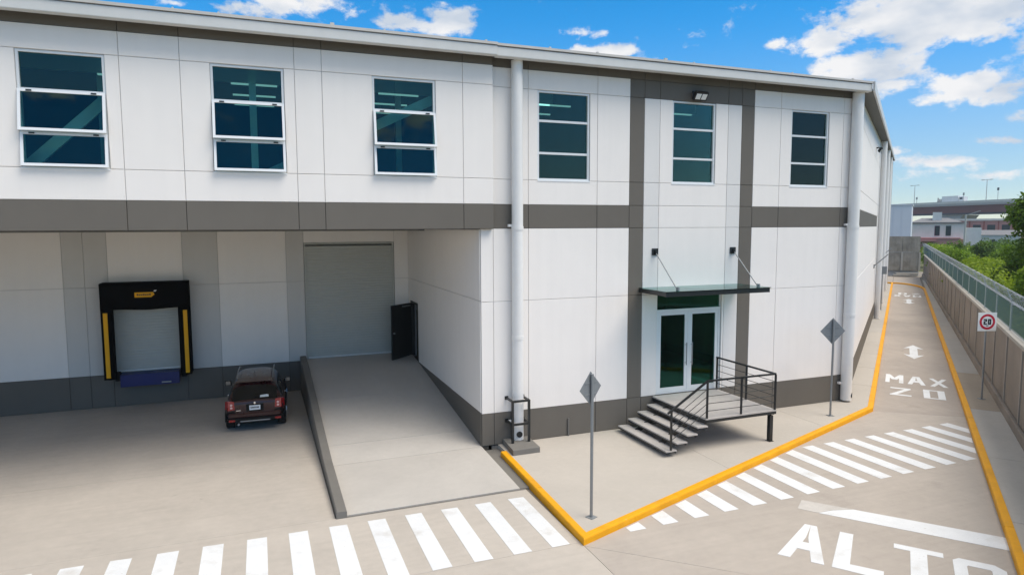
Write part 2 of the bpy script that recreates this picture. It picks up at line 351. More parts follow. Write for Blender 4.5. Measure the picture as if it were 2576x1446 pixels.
def slabs(region, O, d, scuts, tcuts, gap=.008):
    """cut a convex region into slabs by lines across (s) and along (t) direction d"""
    n = (-d[1], d[0]); res = []
    so = O[0]*d[0]+O[1]*d[1]; to = O[0]*n[0]+O[1]*n[1]
    for i in range(len(scuts)-1):
        for j in range(len(tcuts)-1):
            p = clip(region, d[0], d[1], so+scuts[i+1]-gap); p = clip(p, -d[0], -d[1], -(so+scuts[i]+gap)) if p else p
            p = clip(p, n[0], n[1], to+tcuts[j+1]-gap) if p else p; p = clip(p, -n[0], -n[1], -(to+tcuts[j]+gap)) if p else p
            if len(p) > 2 and area(p) > .02: res.append(p)
    return res

# ------------------------------------------------------------------ layout constants (metres; facade on y = 0, pavement z = 0)
RZ = -.13                                  # yard and lane level
YD = 9.04                                  # loading bay wall
K = np.array((13.36, 0.0)); SD = np.array((.785, .6195)); SN = np.array((SD[1], -SD[0]))      # side wall: corner, direction, outward normal
LU = np.array((.62, -.785)); LV = np.array((.785, .62))                                         # across / along the lane
RK = np.array((6.73, -9.65))                                                                    # road edge of right kerb
WB = np.array((14.0, -5.35)); WD = np.array((55.67, 44.96)); WD /= np.linalg.norm(WD); WN = np.array((-WD[1], WD[0]))   # boundary wall base, direction, normal to lane
def side(s, d=0): return K + SD*s + SN*d
def lane(s, t=0): return RK + LV*s - LU*t          # s along the lane, t to the left of the right kerb

# ------------------------------------------------------------------ terrain and paving
g = MB(); g.add([(-2500,-2500,-.36),(2500,-2500,-.36),(2500,2500,-.36),(-2500,2500,-.36)], [(0,1,2,3)])
struct(g.build('ground', 'terrain'))
road = MB(); road.prism([(-30,-22),(8,-22),(78,34),(78,52),(40,52),(13,10),(-30,10)], -.34, RZ-.035)
road = struct(road.build('road', 'sub'), 'pale concrete yard and lane with white markings')
E1 = np.array((.11, -5.88)); E2 = np.array((13.30, -1.14))           # foot of the yellow kerb
kn = np.array((-(E2-E1)[1], (E2-E1)[0])); kn /= np.linalg.norm(kn)
yardpolys = []
FG = .0035
yardpolys += [(p, 'yard') for p in slabs([(-30,-2.87),(-4.24,-2.87),(-4.24,YD),(-30,YD)], (-4.24,-2.87), (1,0), [-26,-16,0], [-.01,4.15,12], FG)]
yardpolys += [(p, 'yard') for p in slabs([(-30,-22),(.11,-22),(.11,-2.875),(-30,-2.875)], (.11,-2.875), (1,0), [-31,-25,-13.5,.1], [-20,-11.5,-2.86,.1], FG)]
JA = np.array((3.55, -9.0)) - E1; JA /= np.linalg.norm(JA); JN = (-JA[1], JA[0]); jc = JN[0]*E1[0]+JN[1]*E1[1]
apron = [(.12,-22), tuple(E1+np.array((.01,0))), tuple(E2), tuple(lane(11.2)), tuple(lane(-16))]
yardpolys += [(clip(apron, JN[0], JN[1], jc-FG), 'apron'), (clip(apron, -JN[0], -JN[1], -jc-FG), 'apron')]
lanep = [tuple(lane(11.21)), tuple(lane(78)), tuple(lane(78, 2.64)), tuple(E2)]
yardpolys += [(p, 'road') for p in slabs(lanep, tuple(lane(11.2)), tuple(LV), [-8]+[4.6*k for k in range(1,16)], [-.1, 6], .004)]
turn = [tuple(lane(67,2.7)), tuple(lane(78,2.7)), (lane(78)[0]-30, lane(78)[1]+14), (lane(67)[0]-30, lane(67)[1]+14)]
yardpolys += [(turn, 'road')]
for p, m in yardpolys:
    b = MB(); b.prism(p, RZ-.12, RZ); b.build('paving_slab', m, road)

# white paint on the concrete: each stripe and letter is a thin sheet of its own
MZ = RZ + .004
def paint(name, poly, t=.002):
    b = MB(); b.prism(poly, MZ-.003, MZ+t); return b.build(name, 'mark', road)
def wob(p, a=.008): return [(x+random.uniform(-a, a), y+random.uniform(-a, a)) for x, y in p]
for k in range(15):
    x = -.48 - .785*k
    paint('crossing_stripe', wob([(x, -5.71), (x+.365, -5.71), (x+.365, -3.31+.01*k), (x, -3.30+.01*k)]))
def kerb_y(x): return E1[1] + (x-E1[0])*(E2[1]-E1[1])/(E2[0]-E1[0])
for k in range(17):
    x = 1.26 + .7935*k; x1 = x+.375; yb = -5.70+.0205*k
    p = [(x, yb), (x1, yb), (x1, min(kerb_y(x1)-.05, -3.10+.009*k)), (x, min(kerb_y(x)-.05, -3.10+.009*k))]
    # trimmed by the right-hand kerb
    p = clip(p, LU[0], LU[1], LU@RK-.03)
    if len(p) > 2: paint('crossing_stripe', wob(p, .005))
def loc(o, u, v): q = np.array(o) + LU*u + LV*v; return (q[0], q[1])
stop_o = (5.21, -6.10)
paint('stop_line', [loc(stop_o, .42, 0), loc(stop_o, 3.78, 0), loc(stop_o, 3.78, .60), loc(stop_o, 1.05, .56), loc(stop_o, .66, .28)])
b = MB(); b.prism([loc(stop_o, 0, .02), loc(stop_o, .40, 0), loc(stop_o, .64, .28), loc(stop_o, 1.03, .56), loc(stop_o, .02, .55)], MZ-.003, MZ+.001)
MAT['markworn'] = surf('worn white road paint', (.52, .49, .455, 1), .75, ((1.5, .12), (8, .1), (50, .08)), bump=(90, .1)); b.build('stop_line', 'markworn', road)
def letter(name, o, polys, sx=1, sy=1, holes=None):
    b = MB()
    for p in polys: b.prism([loc(o, u*sx, v*sy) for u, v in p], MZ-.003, MZ+.002)
    return b.build(name, 'mark', road)
o = (3.34, -7.51)
def strokes(name, o, segs, w):
    """letter painted from straight brush strokes (u0,v0,u1,v1,width)"""
    b = MB()
    for i, (u0, v0, u1, v1, ww) in enumerate(segs):
        d = np.array((u1-u0, v1-v0)); d /= np.linalg.norm(d); n = np.array((-d[1], d[0]))*ww/2
        q = [(u0+n[0], v0+n[1]), (u0-n[0], v0-n[1]), (u1-n[0], v1-n[1]), (u1+n[0], v1+n[1])]
        b.prism([loc(o, *t) for t in q], MZ-.004, MZ+.0015+.0006*i)
    return b.build(name, 'mark', road)
def letter_A(o, w, h, t):
    b = MB(); k = .33
    out = [[(0,0),(t,0),(w*.5-.06,h),(w*.5-.11,h)], [(w,0),(w-t,0),(w*.5+.06,h),(w*.5+.11,h)]]
    L = lambda v: t*.0 + (w*.5-.11)*v/h           # left outer edge
    b.prism([loc(o, *q) for q in ((0,0),(t,0),(w/2-.02,h*.62),(w/2+.0,h),(w/2-.115,h))], MZ-.004, MZ+.0015)
    b.prism([loc(o, *q) for q in ((w,0),(w-t,0),(w/2+.02,h*.62),(w/2+.0,h),(w/2+.115,h))], MZ-.004, MZ+.0021)
    b.prism([loc(o, *q) for q in ((t*.9+.05,h*.27),(w-t*.9-.05,h*.27),(w-t*.9-.12,h*.47),(t*.9+.12,h*.47))], MZ-.004, MZ+.0027)
    return b.build('painted_letter', 'mark', road)
letter_A(o, .80, 1.62, .22)
letter('painted_letter', o, [[(.92,0),(1.74,-.02),(1.74,.28),(1.20,.26),(1.18,1.60),(.94,1.60)]])
letter('painted_letter', o, [[(1.88,1.58),(1.88,1.38),(2.15,1.38),(2.15,-.05),(2.42,-.05),(2.42,1.38),(2.68,1.38),(2.68,1.58)]])
bO = MB()
pts_o = [(2.92,1.52),(2.82,1.40),(2.82,.10),(2.94,-.05),(3.48,-.05),(3.62,.10),(3.62,1.36),(3.46,1.52)]; pts_i = [(3.05,1.28),(3.03,1.25),(3.03,.22),(3.05,.18),(3.38,.18),(3.40,.22),(3.40,1.25),(3.38,1.28)]
for i in range(8):
    j = (i+1) % 8; bO.prism([loc(o, *pts_o[i]), loc(o, *pts_o[j]), loc(o, *pts_i[j]), loc(o, *pts_i[i])], MZ-.003, MZ+.002)
bO.build('painted_letter', 'mark', road)
def max20(o1, o2, flip=1):
    global LU, LV
    sLU, sLV = LU, LV
    if flip < 0: LU, LV = -LU, -LV
    strokes('painted_letter', o1, [(.075,0,.075,1.6,.15), (.09,1.5,.31,.62,.17), (.31,.62,.53,1.5,.17), (.545,0,.545,1.6,.15)], .15)
    p = np.array(o1) + LU*.76; letter_A((p[0], p[1]), .60, 1.55, .15)
    strokes('painted_letter', o1, [(1.58,0,2.02,1.5,.15), (2.02,0,1.58,1.5,.15)], .15)
    strokes('painted_letter', o2, [(0,1.20,.66,1.20,.16), (.60,1.20,.10,.10,.17), (0,.08,.68,.08,.16)], .15)
    strokes('painted_letter', o2, [(1.16,0,1.16,1.42,.20), (1.62,0,1.62,1.42,.22), (1.06,1.36,1.73,1.36,.12), (1.06,.06,1.73,.06,.12)], .15)
    LU, LV = sLU, sLV
max20((17.42, 1.78), (15.83, .28))
def arrow(o):
    pr = [(0,0),(.42,1.15),(.17,1.0),(.17,3.05),(.42,2.9),(0,4.05),(-.42,2.9),(-.17,3.05),(-.17,1.0),(-.42,1.15)]
    b = MB(); b.prism([loc(o, *q) for q in [(0,0),(.42,1.15),(.17,1.0),(-.17,1.0),(-.42,1.15)]], MZ-.003, MZ+.002); b.prism([loc(o, *q) for q in [(.17,1.0),(.17,3.05),(-.17,3.05),(-.17,1.0)]], MZ-.003, MZ+.0026)
    b.prism([loc(o, *q) for q in [(0,4.05),(-.42,2.9),(-.17,3.05),(.17,3.05),(.42,2.9)]], MZ-.003, MZ+.002); b.build('painted_arrow', 'mark', road)
arrow((22.62, 4.54)); arrow((42.3, 20.1))
f1 = lane(53.9, .35); f2 = lane(56.0, .35)
max20((f1[0], f1[1]), (f2[0], f2[1]), -1)

# pavement (left of the lane) and its slabs
pav = MB(); pav.prism([(.49,-.02),(.49,-.6),(.30,-5.55),(13.05,-1.15),(13.5,0),(13.3,.05),(.3,.05)], -.3, -.03); pav.prism([(13.36,0),(13.1,-1.1),(55.7,32.7),(55.7,33.4)], -.3, -.03)
pav = struct(pav.build('pavement', 'sub'), 'pale concrete pavement in front of the entrance')
for p in slabs([(.47,.0),(.47,-.62),(.265,-5.66),(13.04,-1.18),(13.36,-.0)], (.265,0), (1,0), [-.01,4.93,9.9,14], [-6,0], .004):
    b = MB(); b.prism(p, -.2, 0); b.build('paving_slab', 'walk', pav)
for p in slabs([(13.36,0),(13.04,-1.18),(55.8,32.6),(55.74,33.46)], (13.04,-1.18), tuple(SD), [-1]+[3.6*k for k in range(1, 16)]+[60], [-2,3], .008):
    b = MB(); b.prism(p, -.2, 0); b.build('paving_slab', random.choice(['walk', 'walk', 'walk2']), pav)
# right pavement
rp = MB(); rp.prism([tuple(lane(-16,-.1)), tuple(lane(74,-.1)), tuple(WB+WD*73), tuple(WB-WD*14)], -.3, -.03)
rp = struct(rp.build('pavement', 'sub'), 'narrow concrete pavement along the boundary wall')
for i, p in enumerate(slabs([tuple(lane(-16,-.16)), tuple(lane(72,-.16)), tuple(WB+WD*72), tuple(WB-WD*14)], tuple(RK), tuple(LV), [-16,-11,-6.5,-1.5,2.2,6.6,11.9,18.2,23,28,33,38,43,48,53,58,63,68,72], [-4,2], .008)):
    b = MB(); b.prism(p, -.2, 0); b.build('paving_slab', 'walkbrown' if i == 6 else ('walk2' if i % 3 else 'walk'), rp)

# kerbs: section swept along a path, yellow paint
def kerb(path, w=.155, z0=-.3, z1=.012, left=True):
    n = len(path); P = [np.array(p, float) for p in path]; b = MB(); V = []
    for i in range(n):
        d1 = P[i]-P[i-1] if i > 0 else P[1]-P[0]; d2 = P[i+1]-P[i] if i < n-1 else P[-1]-P[-2]
        d1 = d1/np.linalg.norm(d1); d2 = d2/np.linalg.norm(d2); n1 = np.array((-d1[1], d1[0])); n2 = np.array((-d2[1], d2[0]))
        m = n1+n2; m /= np.linalg.norm(m); k = 1/max(.3, m@n1); sg = 1 if left else -1
        for off, z in ((0, z0), (0.004, z1-.03), (.028, z1), (w, z1), (w, z0)):
            q = P[i]+m*k*off*sg; V.append((q[0], q[1], z))
    F = []
    for i in range(n-1):
        for k in range(4):
            f = (i*5+k, (i+1)*5+k, (i+1)*5+k+1, i*5+k+1); F.append(f if left else f[::-1])
    F += [(0,1,2,3,4)] if not left else [(4,3,2,1,0)]; e = (n-1)*5; F += [(e+4,e+3,e+2,e+1,e)] if not left else [(e,e+1,e+2,e+3,e+4)]
    b.add(V, F); return b
def kerb_run(path, label, left=True, step=1.5):
    root = struct(kerb([tuple(p) for p in path], w=.15, z1=.004, left=left).build('kerb', 'sub'), label)
    P = [np.array(p, float) for p in path]; n = len(P); offs = []
    for i in range(n):                                   # mitred inner line
        d1 = P[i]-P[i-1] if i else P[1]-P[0]; d2 = P[i+1]-P[i] if i < n-1 else P[-1]-P[-2]; d1 = d1/np.linalg.norm(d1); d2 = d2/np.linalg.norm(d2)
        n1, n2 = np.array((-d1[1], d1[0])), np.array((-d2[1], d2[0])); m = n1+n2; m /= np.linalg.norm(m); offs.append(m/max(.3, m@n1)*(1 if left else -1))
    for i in range(n-1):
        L = np.linalg.norm(P[i+1]-P[i]); k = max(1, round(L/step))
        for j in range(k):
            a0, a1 = j/k, (j+1)/k; g0 = .003/L if j else 0; g1 = .003/L if j < k-1 else 0; a0 += g0; a1 -= g1
            pa, pb = P[i]+(P[i+1]-P[i])*a0, P[i]+(P[i+1]-P[i])*a1; d = (P[i+1]-P[i])/L; nn = np.array((-d[1], d[0]))*(1 if left else -1)
            oa = offs[i] if j == 0 else nn; ob = offs[i+1] if j == k-1 else nn; V = []
            z1 = .012+random.uniform(-.003, .003); fo = -.006+random.uniform(-.003, .003)
            for p, o in ((pa, oa), (pb, ob)):
                for off, z in ((fo, -.2), (fo+.002, z1-.03), (fo+.014, z1-.008), (fo+.036, z1), (.156, z1), (.156, -.2)): V.append((*(p+o*off), z))
            F = [(q, 6+q, 7+q, q+1) if left else (q+1, 7+q, 6+q, q) for q in range(5)]; F += [(5,4,3,2,1,0), (6,7,8,9,10,11)] if left else [(0,1,2,3,4,5), (11,10,9,8,7,6)]
            bb = MB(); bb.add(V, F); bb.build('kerb_stone', 'yellow', root)
    return root
kerb_run([(.33,-.62), E1, E2, (57.7,33.95)], 'yellow painted kerb round the entrance pavement')
kerb_run([lane(-16), lane(60)] + [lane(60+7*math.sin(t), 3.0*(1-math.cos(t))) for t in np.linspace(.2, math.pi/2, 7)] + [lane(67.3, 9)], 'long yellow painted kerb along the boundary wall side', left=False)

# ramp
RP = [(-2.86, RZ+.02), (0, 0.0), (7.6, .93), (YD, 1.05)]
def rampz(y):
    for (a, za), (b_, zb) in zip(RP, RP[1:]):
        if y <= b_: return za+(zb-za)*(y-a)/(b_-a)
    return RP[-1][1]
ramp = MB(); V = []; 
for y, z in RP: V += [(-4.0, y, z-.03), (-.02, y, z-.03), (-4.0, y, -.3), (-.02, y, -.3)]
Fc = []
for i in range(3):
    a = i*4; c = a+4; Fc += [(a,a+1,c+1,c), (a+2,c+2,c+3,a+3), (a,c,c+2,a+2), (a+1,a+3,c+3,c+1)]
Fc += [(0,2,3,1), (12,13,15,14)]
ramp.add(V, Fc); ramp = struct(ramp.build('ramp', 'sub'), 'pale concrete ramp up to the roller shutter')
def rampslab(y0, y1):
    b = MB(); ys = [y0+.006] + [y for y, _ in RP if y0 < y < y1] + [y1-.006]; V = []
    for y in ys: V += [(-3.995, y, rampz(y)), (-.012, y, rampz(y)), (-3.995, y, rampz(y)-.12), (-.012, y, rampz(y)-.12)]
    F = []
    for i in range(len(ys)-1):
        a = i*4; c = a+4; F += [(a,a+1,c+1,c), (a+2,c+2,c+3,a+3), (a,c,c+2,a+2), (a+1,a+3,c+3,c+1)]
    e = (len(ys)-1)*4; F += [(0,2,3,1), (e,e+1,e+3,e+2)]
    b.add(V, F); b.build('ramp_slab', 'ramp', ramp)
for y0, y1 in ((-2.86,-.02), (-.02,1.15), (1.15,4.6), (4.6,YD-.01)): rampslab(y0, y1)
b = MB(); b.prism([(-.01,-2.86),(.22,-2.86),(.34,-.6),(.466,-.6),(.466,-.03),(-.01,-.03)], -.3, RZ+.012); b.build('gutter_strip', 'rampwall', ramp)
b = MB(); b.prism([(-4.0,-2.93),(.10,-2.93),(.10,-2.875),(-4.0,-2.875)], RZ-.1, RZ+.005); b.build('drain_channel', 'rampwall', ramp)
b = MB(); ys = [-2.93] + [y for y, _ in RP[1:3]] + [YD-.03]; V = []
for i, y in enumerate(ys):
    z = rampz(max(y, -2.86)) + (.14 if i else .13)
    V += [(-4.22,y,-.3), (-4.0,y,-.3), (-4.0,y,z-.02), (-4.02,y,z), (-4.2,y,z), (-4.22,y,z-.02)]
Fw = []
for i in range(3):
    for k in range(6): Fw.append((i*6+k, i*6+(k+1) % 6, (i+1)*6+(k+1) % 6, (i+1)*6+k)[::-1])
Fw += [(5,4,3,2,1,0)[::-1], tuple(range(18,24))[::-1]]
b.add(V, Fw); tag(b.build('ramp_wall', 'rampwall'), 'low grey concrete wall along the left edge of the ramp', 'wall')

# ------------------------------------------------------------------ warehouse
wh = thing('warehouse', 'white and grey warehouse with a recessed loading bay and upper windows', 'warehouse', (6.5, 0, 0))
GAP = .0062
core = MB()
def wallpanel(O, ux, n, u0, u1, z0, z1, mat, t=.022, z1b=None, ch=.006, name='wall_panel'):
    """one rendered panel: chamfered front, standing proud of the core; z1b = top height at the u1 side if sloped"""
    O, ux, n = np.array(O, float), np.array((ux[0], ux[1], 0.0)), np.array((n[0], n[1], 0.0)); Z = np.array((0, 0, 1.0))
    z1b = z1 if z1b is None else z1b
    u0 += GAP; u1 -= GAP; z0 += GAP; z1 -= GAP; z1b -= GAP
    ring = lambda i, d: [O+(u0+i)*ux+(z0+i)*Z+d*n, O+(u1-i)*ux+(z0+i)*Z+d*n, O+(u1-i)*ux+(z1b-i)*Z+d*n, O+(u0+i)*ux+(z1-i)*Z+d*n]
    V = ring(0, 0) + ring(0, t-ch) + ring(ch, t)
    F = [(8,9,10,11)] + [(a+k, a+(k+1) % 4, a+4+(k+1) % 4, a+4+k) for a in (0, 4) for k in range(4)]
    b = MB(); b.add(V, F); return b.build(name, mat, wh)
def corebox(O, ux, n, u0, u1, z0, z1, t=.2, z1b=None, m=0):
    O, ux, n = np.array(O, float), np.array((ux[0], ux[1], 0.0)), np.array((n[0], n[1], 0.0)); Z = np.array((0, 0, 1.0)); z1b = z1 if z1b is None else z1b
    V = [O+u*ux+z*Z+d*n for d in (-t, 0) for u, z in ((u0,z0),(u1,z0),(u1,z1b),(u0,z1))]
    core.add(V, [(3,2,1,0),(4,5,6,7),(0,1,5,4),(1,2,6,5),(2,3,7,6),(3,0,4,7)], m)
def facade(O, ux, n, ucuts, zcuts, mat, skip=lambda u, z: False, splits={}):
    """grid of panels; splits[(i,j)] = list of sub-ranges of u to keep in that cell"""
    for i in range(len(ucuts)-1):
        for j in range(len(zcuts)-1):
            u0, u1, z0, z1 = ucuts[i], ucuts[i+1], zcuts[j], zcuts[j+1]; um, zm = (u0+u1)/2, (z0+z1)/2
            if skip(um, zm): continue
            rng = splits.get((i, j), [(u0, u1)])
            for a, c in rng:
                corebox(O, ux, n, a, c, z0, z1, m=int(mat(um, zm) == 'grey')); wallpanel(O, ux, n, a, c, z0, z1, mat(um, zm))
X = (1, 0); NY = (0, -1)
WIN_R = [(1.67, 3.27), (6.02, 7.57), (10.52, 12.10)]; WIN_L = [(-10.09, -8.49), (-6.43, -4.86), (-2.81, -1.22)]
WZ0, WZ1 = 7.29, 9.71
# entrance front
uc = [0, .36, 1.39, 3.51, 4.57, 5.05, 5.58, 8.03, 8.55, 9.03, 10.08, 12.72, 13.36]; zc = [0, .90, 3.99, 5.97, 6.62, WZ0, WZ1, 10.22, 10.62]
def mat_front(u, z):
    if z < .9 or z > 10.22: return 'grey'
    if 4.57 < u < 5.05 or 8.55 < u < 9.03: return 'grey'
    if 4.5 < u < 9.1 and z > WZ1: return 'grey'
    if 5.97 < z < 6.62 and not 5.05 < u < 8.55: return 'grey'
    if 5.05 < u < 5.58 or 8.03 < u < 8.55: return 'offwhite'
    return 'white'
sp = {(2,5): [(1.39,1.67),(3.27,3.51)], (6,5): [(5.58,6.02),(7.57,8.03)], (10,5): [(10.08,10.52),(12.10,12.72)], (6,1): [(7.95,8.03)]}
facade((0,0,0), X, NY, uc, zc, mat_front, lambda u, z: (5.58 < u < 8.03 and .9 < z < 3.9) and False, sp)
# wing over the loading bay, a little proud
uw = [-22, -17.6, -15.4, -11.8, -11.0, -8.22, -7.04, -4.62, -4.0, -.5, .33]; zw = [5.96, 6.62, WZ0, WZ1, 10.22, 10.62]
spw = {(4,2): [(-11.0,-10.09),(-8.49,-8.22)], (6,2): [(-7.04,-6.43),(-4.86,-4.62)], (8,2): [(-4.0,-2.81),(-1.22,-.5)]}
facade((0,-.15,0), X, NY, uw, zw, lambda u, z: 'grey' if (z < 6.62 or z > 10.22) else 'white', splits=spw)
# loading bay: back wall, side wall
ud = [-22, -18.8, -17.6, -15.3, -14.1, -11.67, -11.05, -10.36, -8.06, -6.92, -4.6, -3.97, -.58, -.02]; zd = [-.13, 1.0, 4.02, 5.95]
def mat_dock(u, z):
    if z < 1.0: return 'grey'
    return 'lightgrey' if (-11.67 < u < -10.36 or -8.06 < u < -6.92 or -4.6 < u < -3.97 or -18.8 < u < -17.6 or -15.3 < u < -14.1) else 'white'
def dock_skip(u, z): return (-3.97 < u < -.58 and z < 4.1)
facade((0,YD,0), X, NY, ud, zd, mat_dock, dock_skip, {(7,1): [(-10.36,-10.27),(-8.24,-8.06)], (11,2): []})
for (a, c, z0, z1) in ((-10.27,-8.24,3.30,4.02), (-3.97,-.58,5.46,5.95)):
    corebox((0,YD,0), X, NY, a, c, z0, z1); wallpanel((0,YD,0), X, NY, a, c, z0, z1, 'white')
corebox((0,YD,0), X, NY, -3.97, -.58, -.13, 1.04); corebox((0,YD+.25,0), X, NY, -10.4, -8.1, 1.0, 3.4); corebox((0,YD+.25,0), X, NY, -4.1, -.5, 1.0, 5.6)
# bay side wall (faces -x): u runs from the front corner inwards
facade((0,0,0), (0,1), (-1,0), [.0, 4.68, YD], [-.13, .93, 4.02, 5.95], lambda u, z: 'grey' if z < .93 else 'white', splits={(1,1): [(4.68,7.45),(8.72,YD)]})
corebox((0,0,0), (0,1), (-1,0), 7.45, 8.72, 3.16, 4.02); wallpanel((0,0,0), (0,1), (-1,0), 7.45, 8.72, 3.16, 4.02, 'white')
# long side wall along the lane
TOP = lambda s: 10.40+.0425*s
us = [0, 3.9, 9.6, 16.0, 22.6, 24.3, 32, 39.6, 47, 54]; zs = [0, .90, 3.99, 5.97, 6.62, 7.34, 9.71]
KO = (K[0], K[1], 0)
facade(KO, SD, SN, us, zs, lambda u, z: 'grey' if (z < .9 or (5.97 < z < 6.62 and u < 22.6)) else ('white' if u < 22.6 else 'offwhite'))
for i in range(len(us)-1):
    corebox(KO, SD, SN, us[i], us[i+1], 9.71, TOP(us[i]), z1b=TOP(us[i+1])); wallpanel(KO, SD, SN, us[i], us[i+1], 9.71, TOP(us[i]), 'white' if us[i] < 22 else 'offwhite', z1b=TOP(us[i+1]))
core.box(-22, -.2, YD+.5, YD+.7, 5.9, 10.9)
core.build('wall_core', ['joint', 'jointgrey'], wh)
b = MB(); b.box(-22, -.21, -.12, YD+.3, 5.96, 6.2); b.build('bay_ceiling', 'ceil', wh)
b = MB(); b.box(-22.2, -22, -.3, 33, -.3, 10.9); b.prism([(-22,33),(55.7,33),(55.7,33.2),(-22,33.2)], -.3, 12.6); b.build('rear_wall', 'joint', wh)
# interior shells behind the glass
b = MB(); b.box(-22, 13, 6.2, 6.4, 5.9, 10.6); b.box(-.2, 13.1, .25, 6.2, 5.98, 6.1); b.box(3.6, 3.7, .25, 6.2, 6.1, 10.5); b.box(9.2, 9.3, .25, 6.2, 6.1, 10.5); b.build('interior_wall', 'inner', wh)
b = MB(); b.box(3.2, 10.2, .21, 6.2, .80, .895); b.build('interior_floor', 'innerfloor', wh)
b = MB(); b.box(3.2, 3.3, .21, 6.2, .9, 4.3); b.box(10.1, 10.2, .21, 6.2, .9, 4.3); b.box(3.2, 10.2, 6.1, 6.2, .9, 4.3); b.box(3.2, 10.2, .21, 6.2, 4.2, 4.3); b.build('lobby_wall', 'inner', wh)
for p, q in (((-11.2, .45, 6.3), (-7.4, .45, 10.05)), ((-5.9, .45, 6.99), (.2, .45, 10.0)), ((-5.55, .8, 6.1), (-5.55, .8, 10.5)), ((-9.0, 2.2, 6.1), (-9.0, 2.2, 10.5)), ((-1.7, 2.2, 6.1), (-1.7, 2.2, 10.5))):
    b = MB(); b.bar(p, q, .10, .24 if p[0] != q[0] else .16); b.build('steel_brace', 'brace', wh)
b = MB(); b.box(-22, 13, 3.2, 3.32, 10.0, 10.35); b.build('roof_beam', 'brace', wh)
# lit strip lights inside, their reflections show as pale dashes in the panes
MAT['tube'], _nt, _b = newmat('lit tube'); _b.inputs['Emission Color'].default_value = (.8, 1, .98, 1); _b.inputs['Emission Strength'].default_value = .35
for x in (-8.4, -5.5, -1.8, 2.2, 2.9, 6.6, 7.3, 11.2, 11.9):
    for y in (1.6, 3.1, 4.6):
        b = MB(); b.box(x-.55, x+.55, y-.03, y+.03, 9.62, 9.66); b.build('strip_light', 'tube', wh)

# windows
def bars(b, u0, u1, z0, z1, w, y0, y1):
    b.box(u0, u1, y0, y1, z1-w, z1); b.box(u0, u1, y0, y1, z0, z0+w); b.box(u0, u0+w, y0, y1, z0+w, z1-w); b.box(u1-w, u1, y0, y1, z0+w, z1-w)
def window(u0, u1, yf, opened):
    zt = [WZ0+.005, 8.03, 8.90, WZ1-.005]
    b = MB(); bars(b, u0+.004, u1-.004, zt[0], zt[3], .05, yf+.015, yf+.14)
    for z in zt[1:3]: b.box(u0+.054, u1-.054, yf+.03, yf+.12, z-.03, z+.03)
    w = b.build('window', 'alu', wh)
    s = MB(); s.box(u0-.01, u1+.01, yf-.035, yf+.02, WZ0-.03, WZ0+.004); s.build('sill', 'alu2', w)
    for k in range(3):
        z0, z1 = zt[k]+(.05 if k == 0 else .03), zt[k+1]-(.05 if k == 2 else .03)
        if not opened or k == 2:
            p = MB(); p.box(u0+.05, u1-.05, yf+.075, yf+.083, z0, z1); p.build('pane', 'glass', w); continue
        # top-hung sash pushed out at the foot
        z0 -= .035; z1 += .02; a = rad((8.5 if k == 1 else 7.0)+random.uniform(-1, 1)); y0 = yf-.03
        def tilt(mb):
            out = []
            for (x, y, z) in mb.V:
                dz = z1-z; dy = y-y0
                out.append((x, y0 + dy*math.cos(a) - dz*math.sin(a), z1 - dz*math.cos(a) - dy*math.sin(a)))
            mb.V = out; return mb
        p = MB(); bars(p, u0+.012, u1-.012, z0, z1, .055, y0-.025, y0+.025); tilt(p).build('sash_frame', 'alu2', w)
        p = MB(); p.box(u0+.065, u1-.065, y0-.004, y0+.004, z0+.055, z1-.055); tilt(p).build('pane', 'glass', w)
        for x in (u0+.22, u1-.22):
            h = MB(); h.box(x-.05, x+.05, y0-.05, y0-.026, z1-.04, z1-.012); h.build('hinge', 'black', w)
for a, c in WIN_R: window(a, c, 0, False)
for a, c in WIN_L: window(a, c, -.15, True)

# entrance: transom, double glass door
ED = [5.585, 7.945]
b = MB(); bars(b, ED[0], ED[1], .905, 3.50, .075, .02, .13); b.box(6.735, 6.795, .025, .125, .98, 3.425); b.box(ED[0], ED[0]+.03, .03, .12, 3.5, 3.985); b.box(ED[1]-.03, ED[1], .03, .12, 3.5, 3.985); b.box(ED[0]+.03, ED[1]-.03, .03, .12, 3.955, 3.985)
en = b.build('entrance_frame', 'alu', wh)
p = MB(); p.box(ED[0]+.03, ED[1]-.03, .07, .078, 3.505, 3.955); p.build('transom_pane', 'doorglass', en)
for a, c, hx in ((5.662, 6.733, 6.66), (6.797, 7.868, 6.87)):
    b = MB(); bars(b, a, c, .985, 3.42, .10, .035, .10); d = b.build('glass_door', 'alu', wh)
    p = MB(); p.box(a+.10, c-.10, .062, .072, 1.085, 3.32); p.build('pane', 'doorglass', d)
    h = MB(); h.tube((hx,-.035,1.75), (hx,-.035,2.45), .016, 8); h.tube((hx,-.035,1.82), (hx,.05,1.82), .011, 6); h.tube((hx,-.035,2.38), (hx,.05,2.38), .011, 6); h.build('handle', 'galv', d)
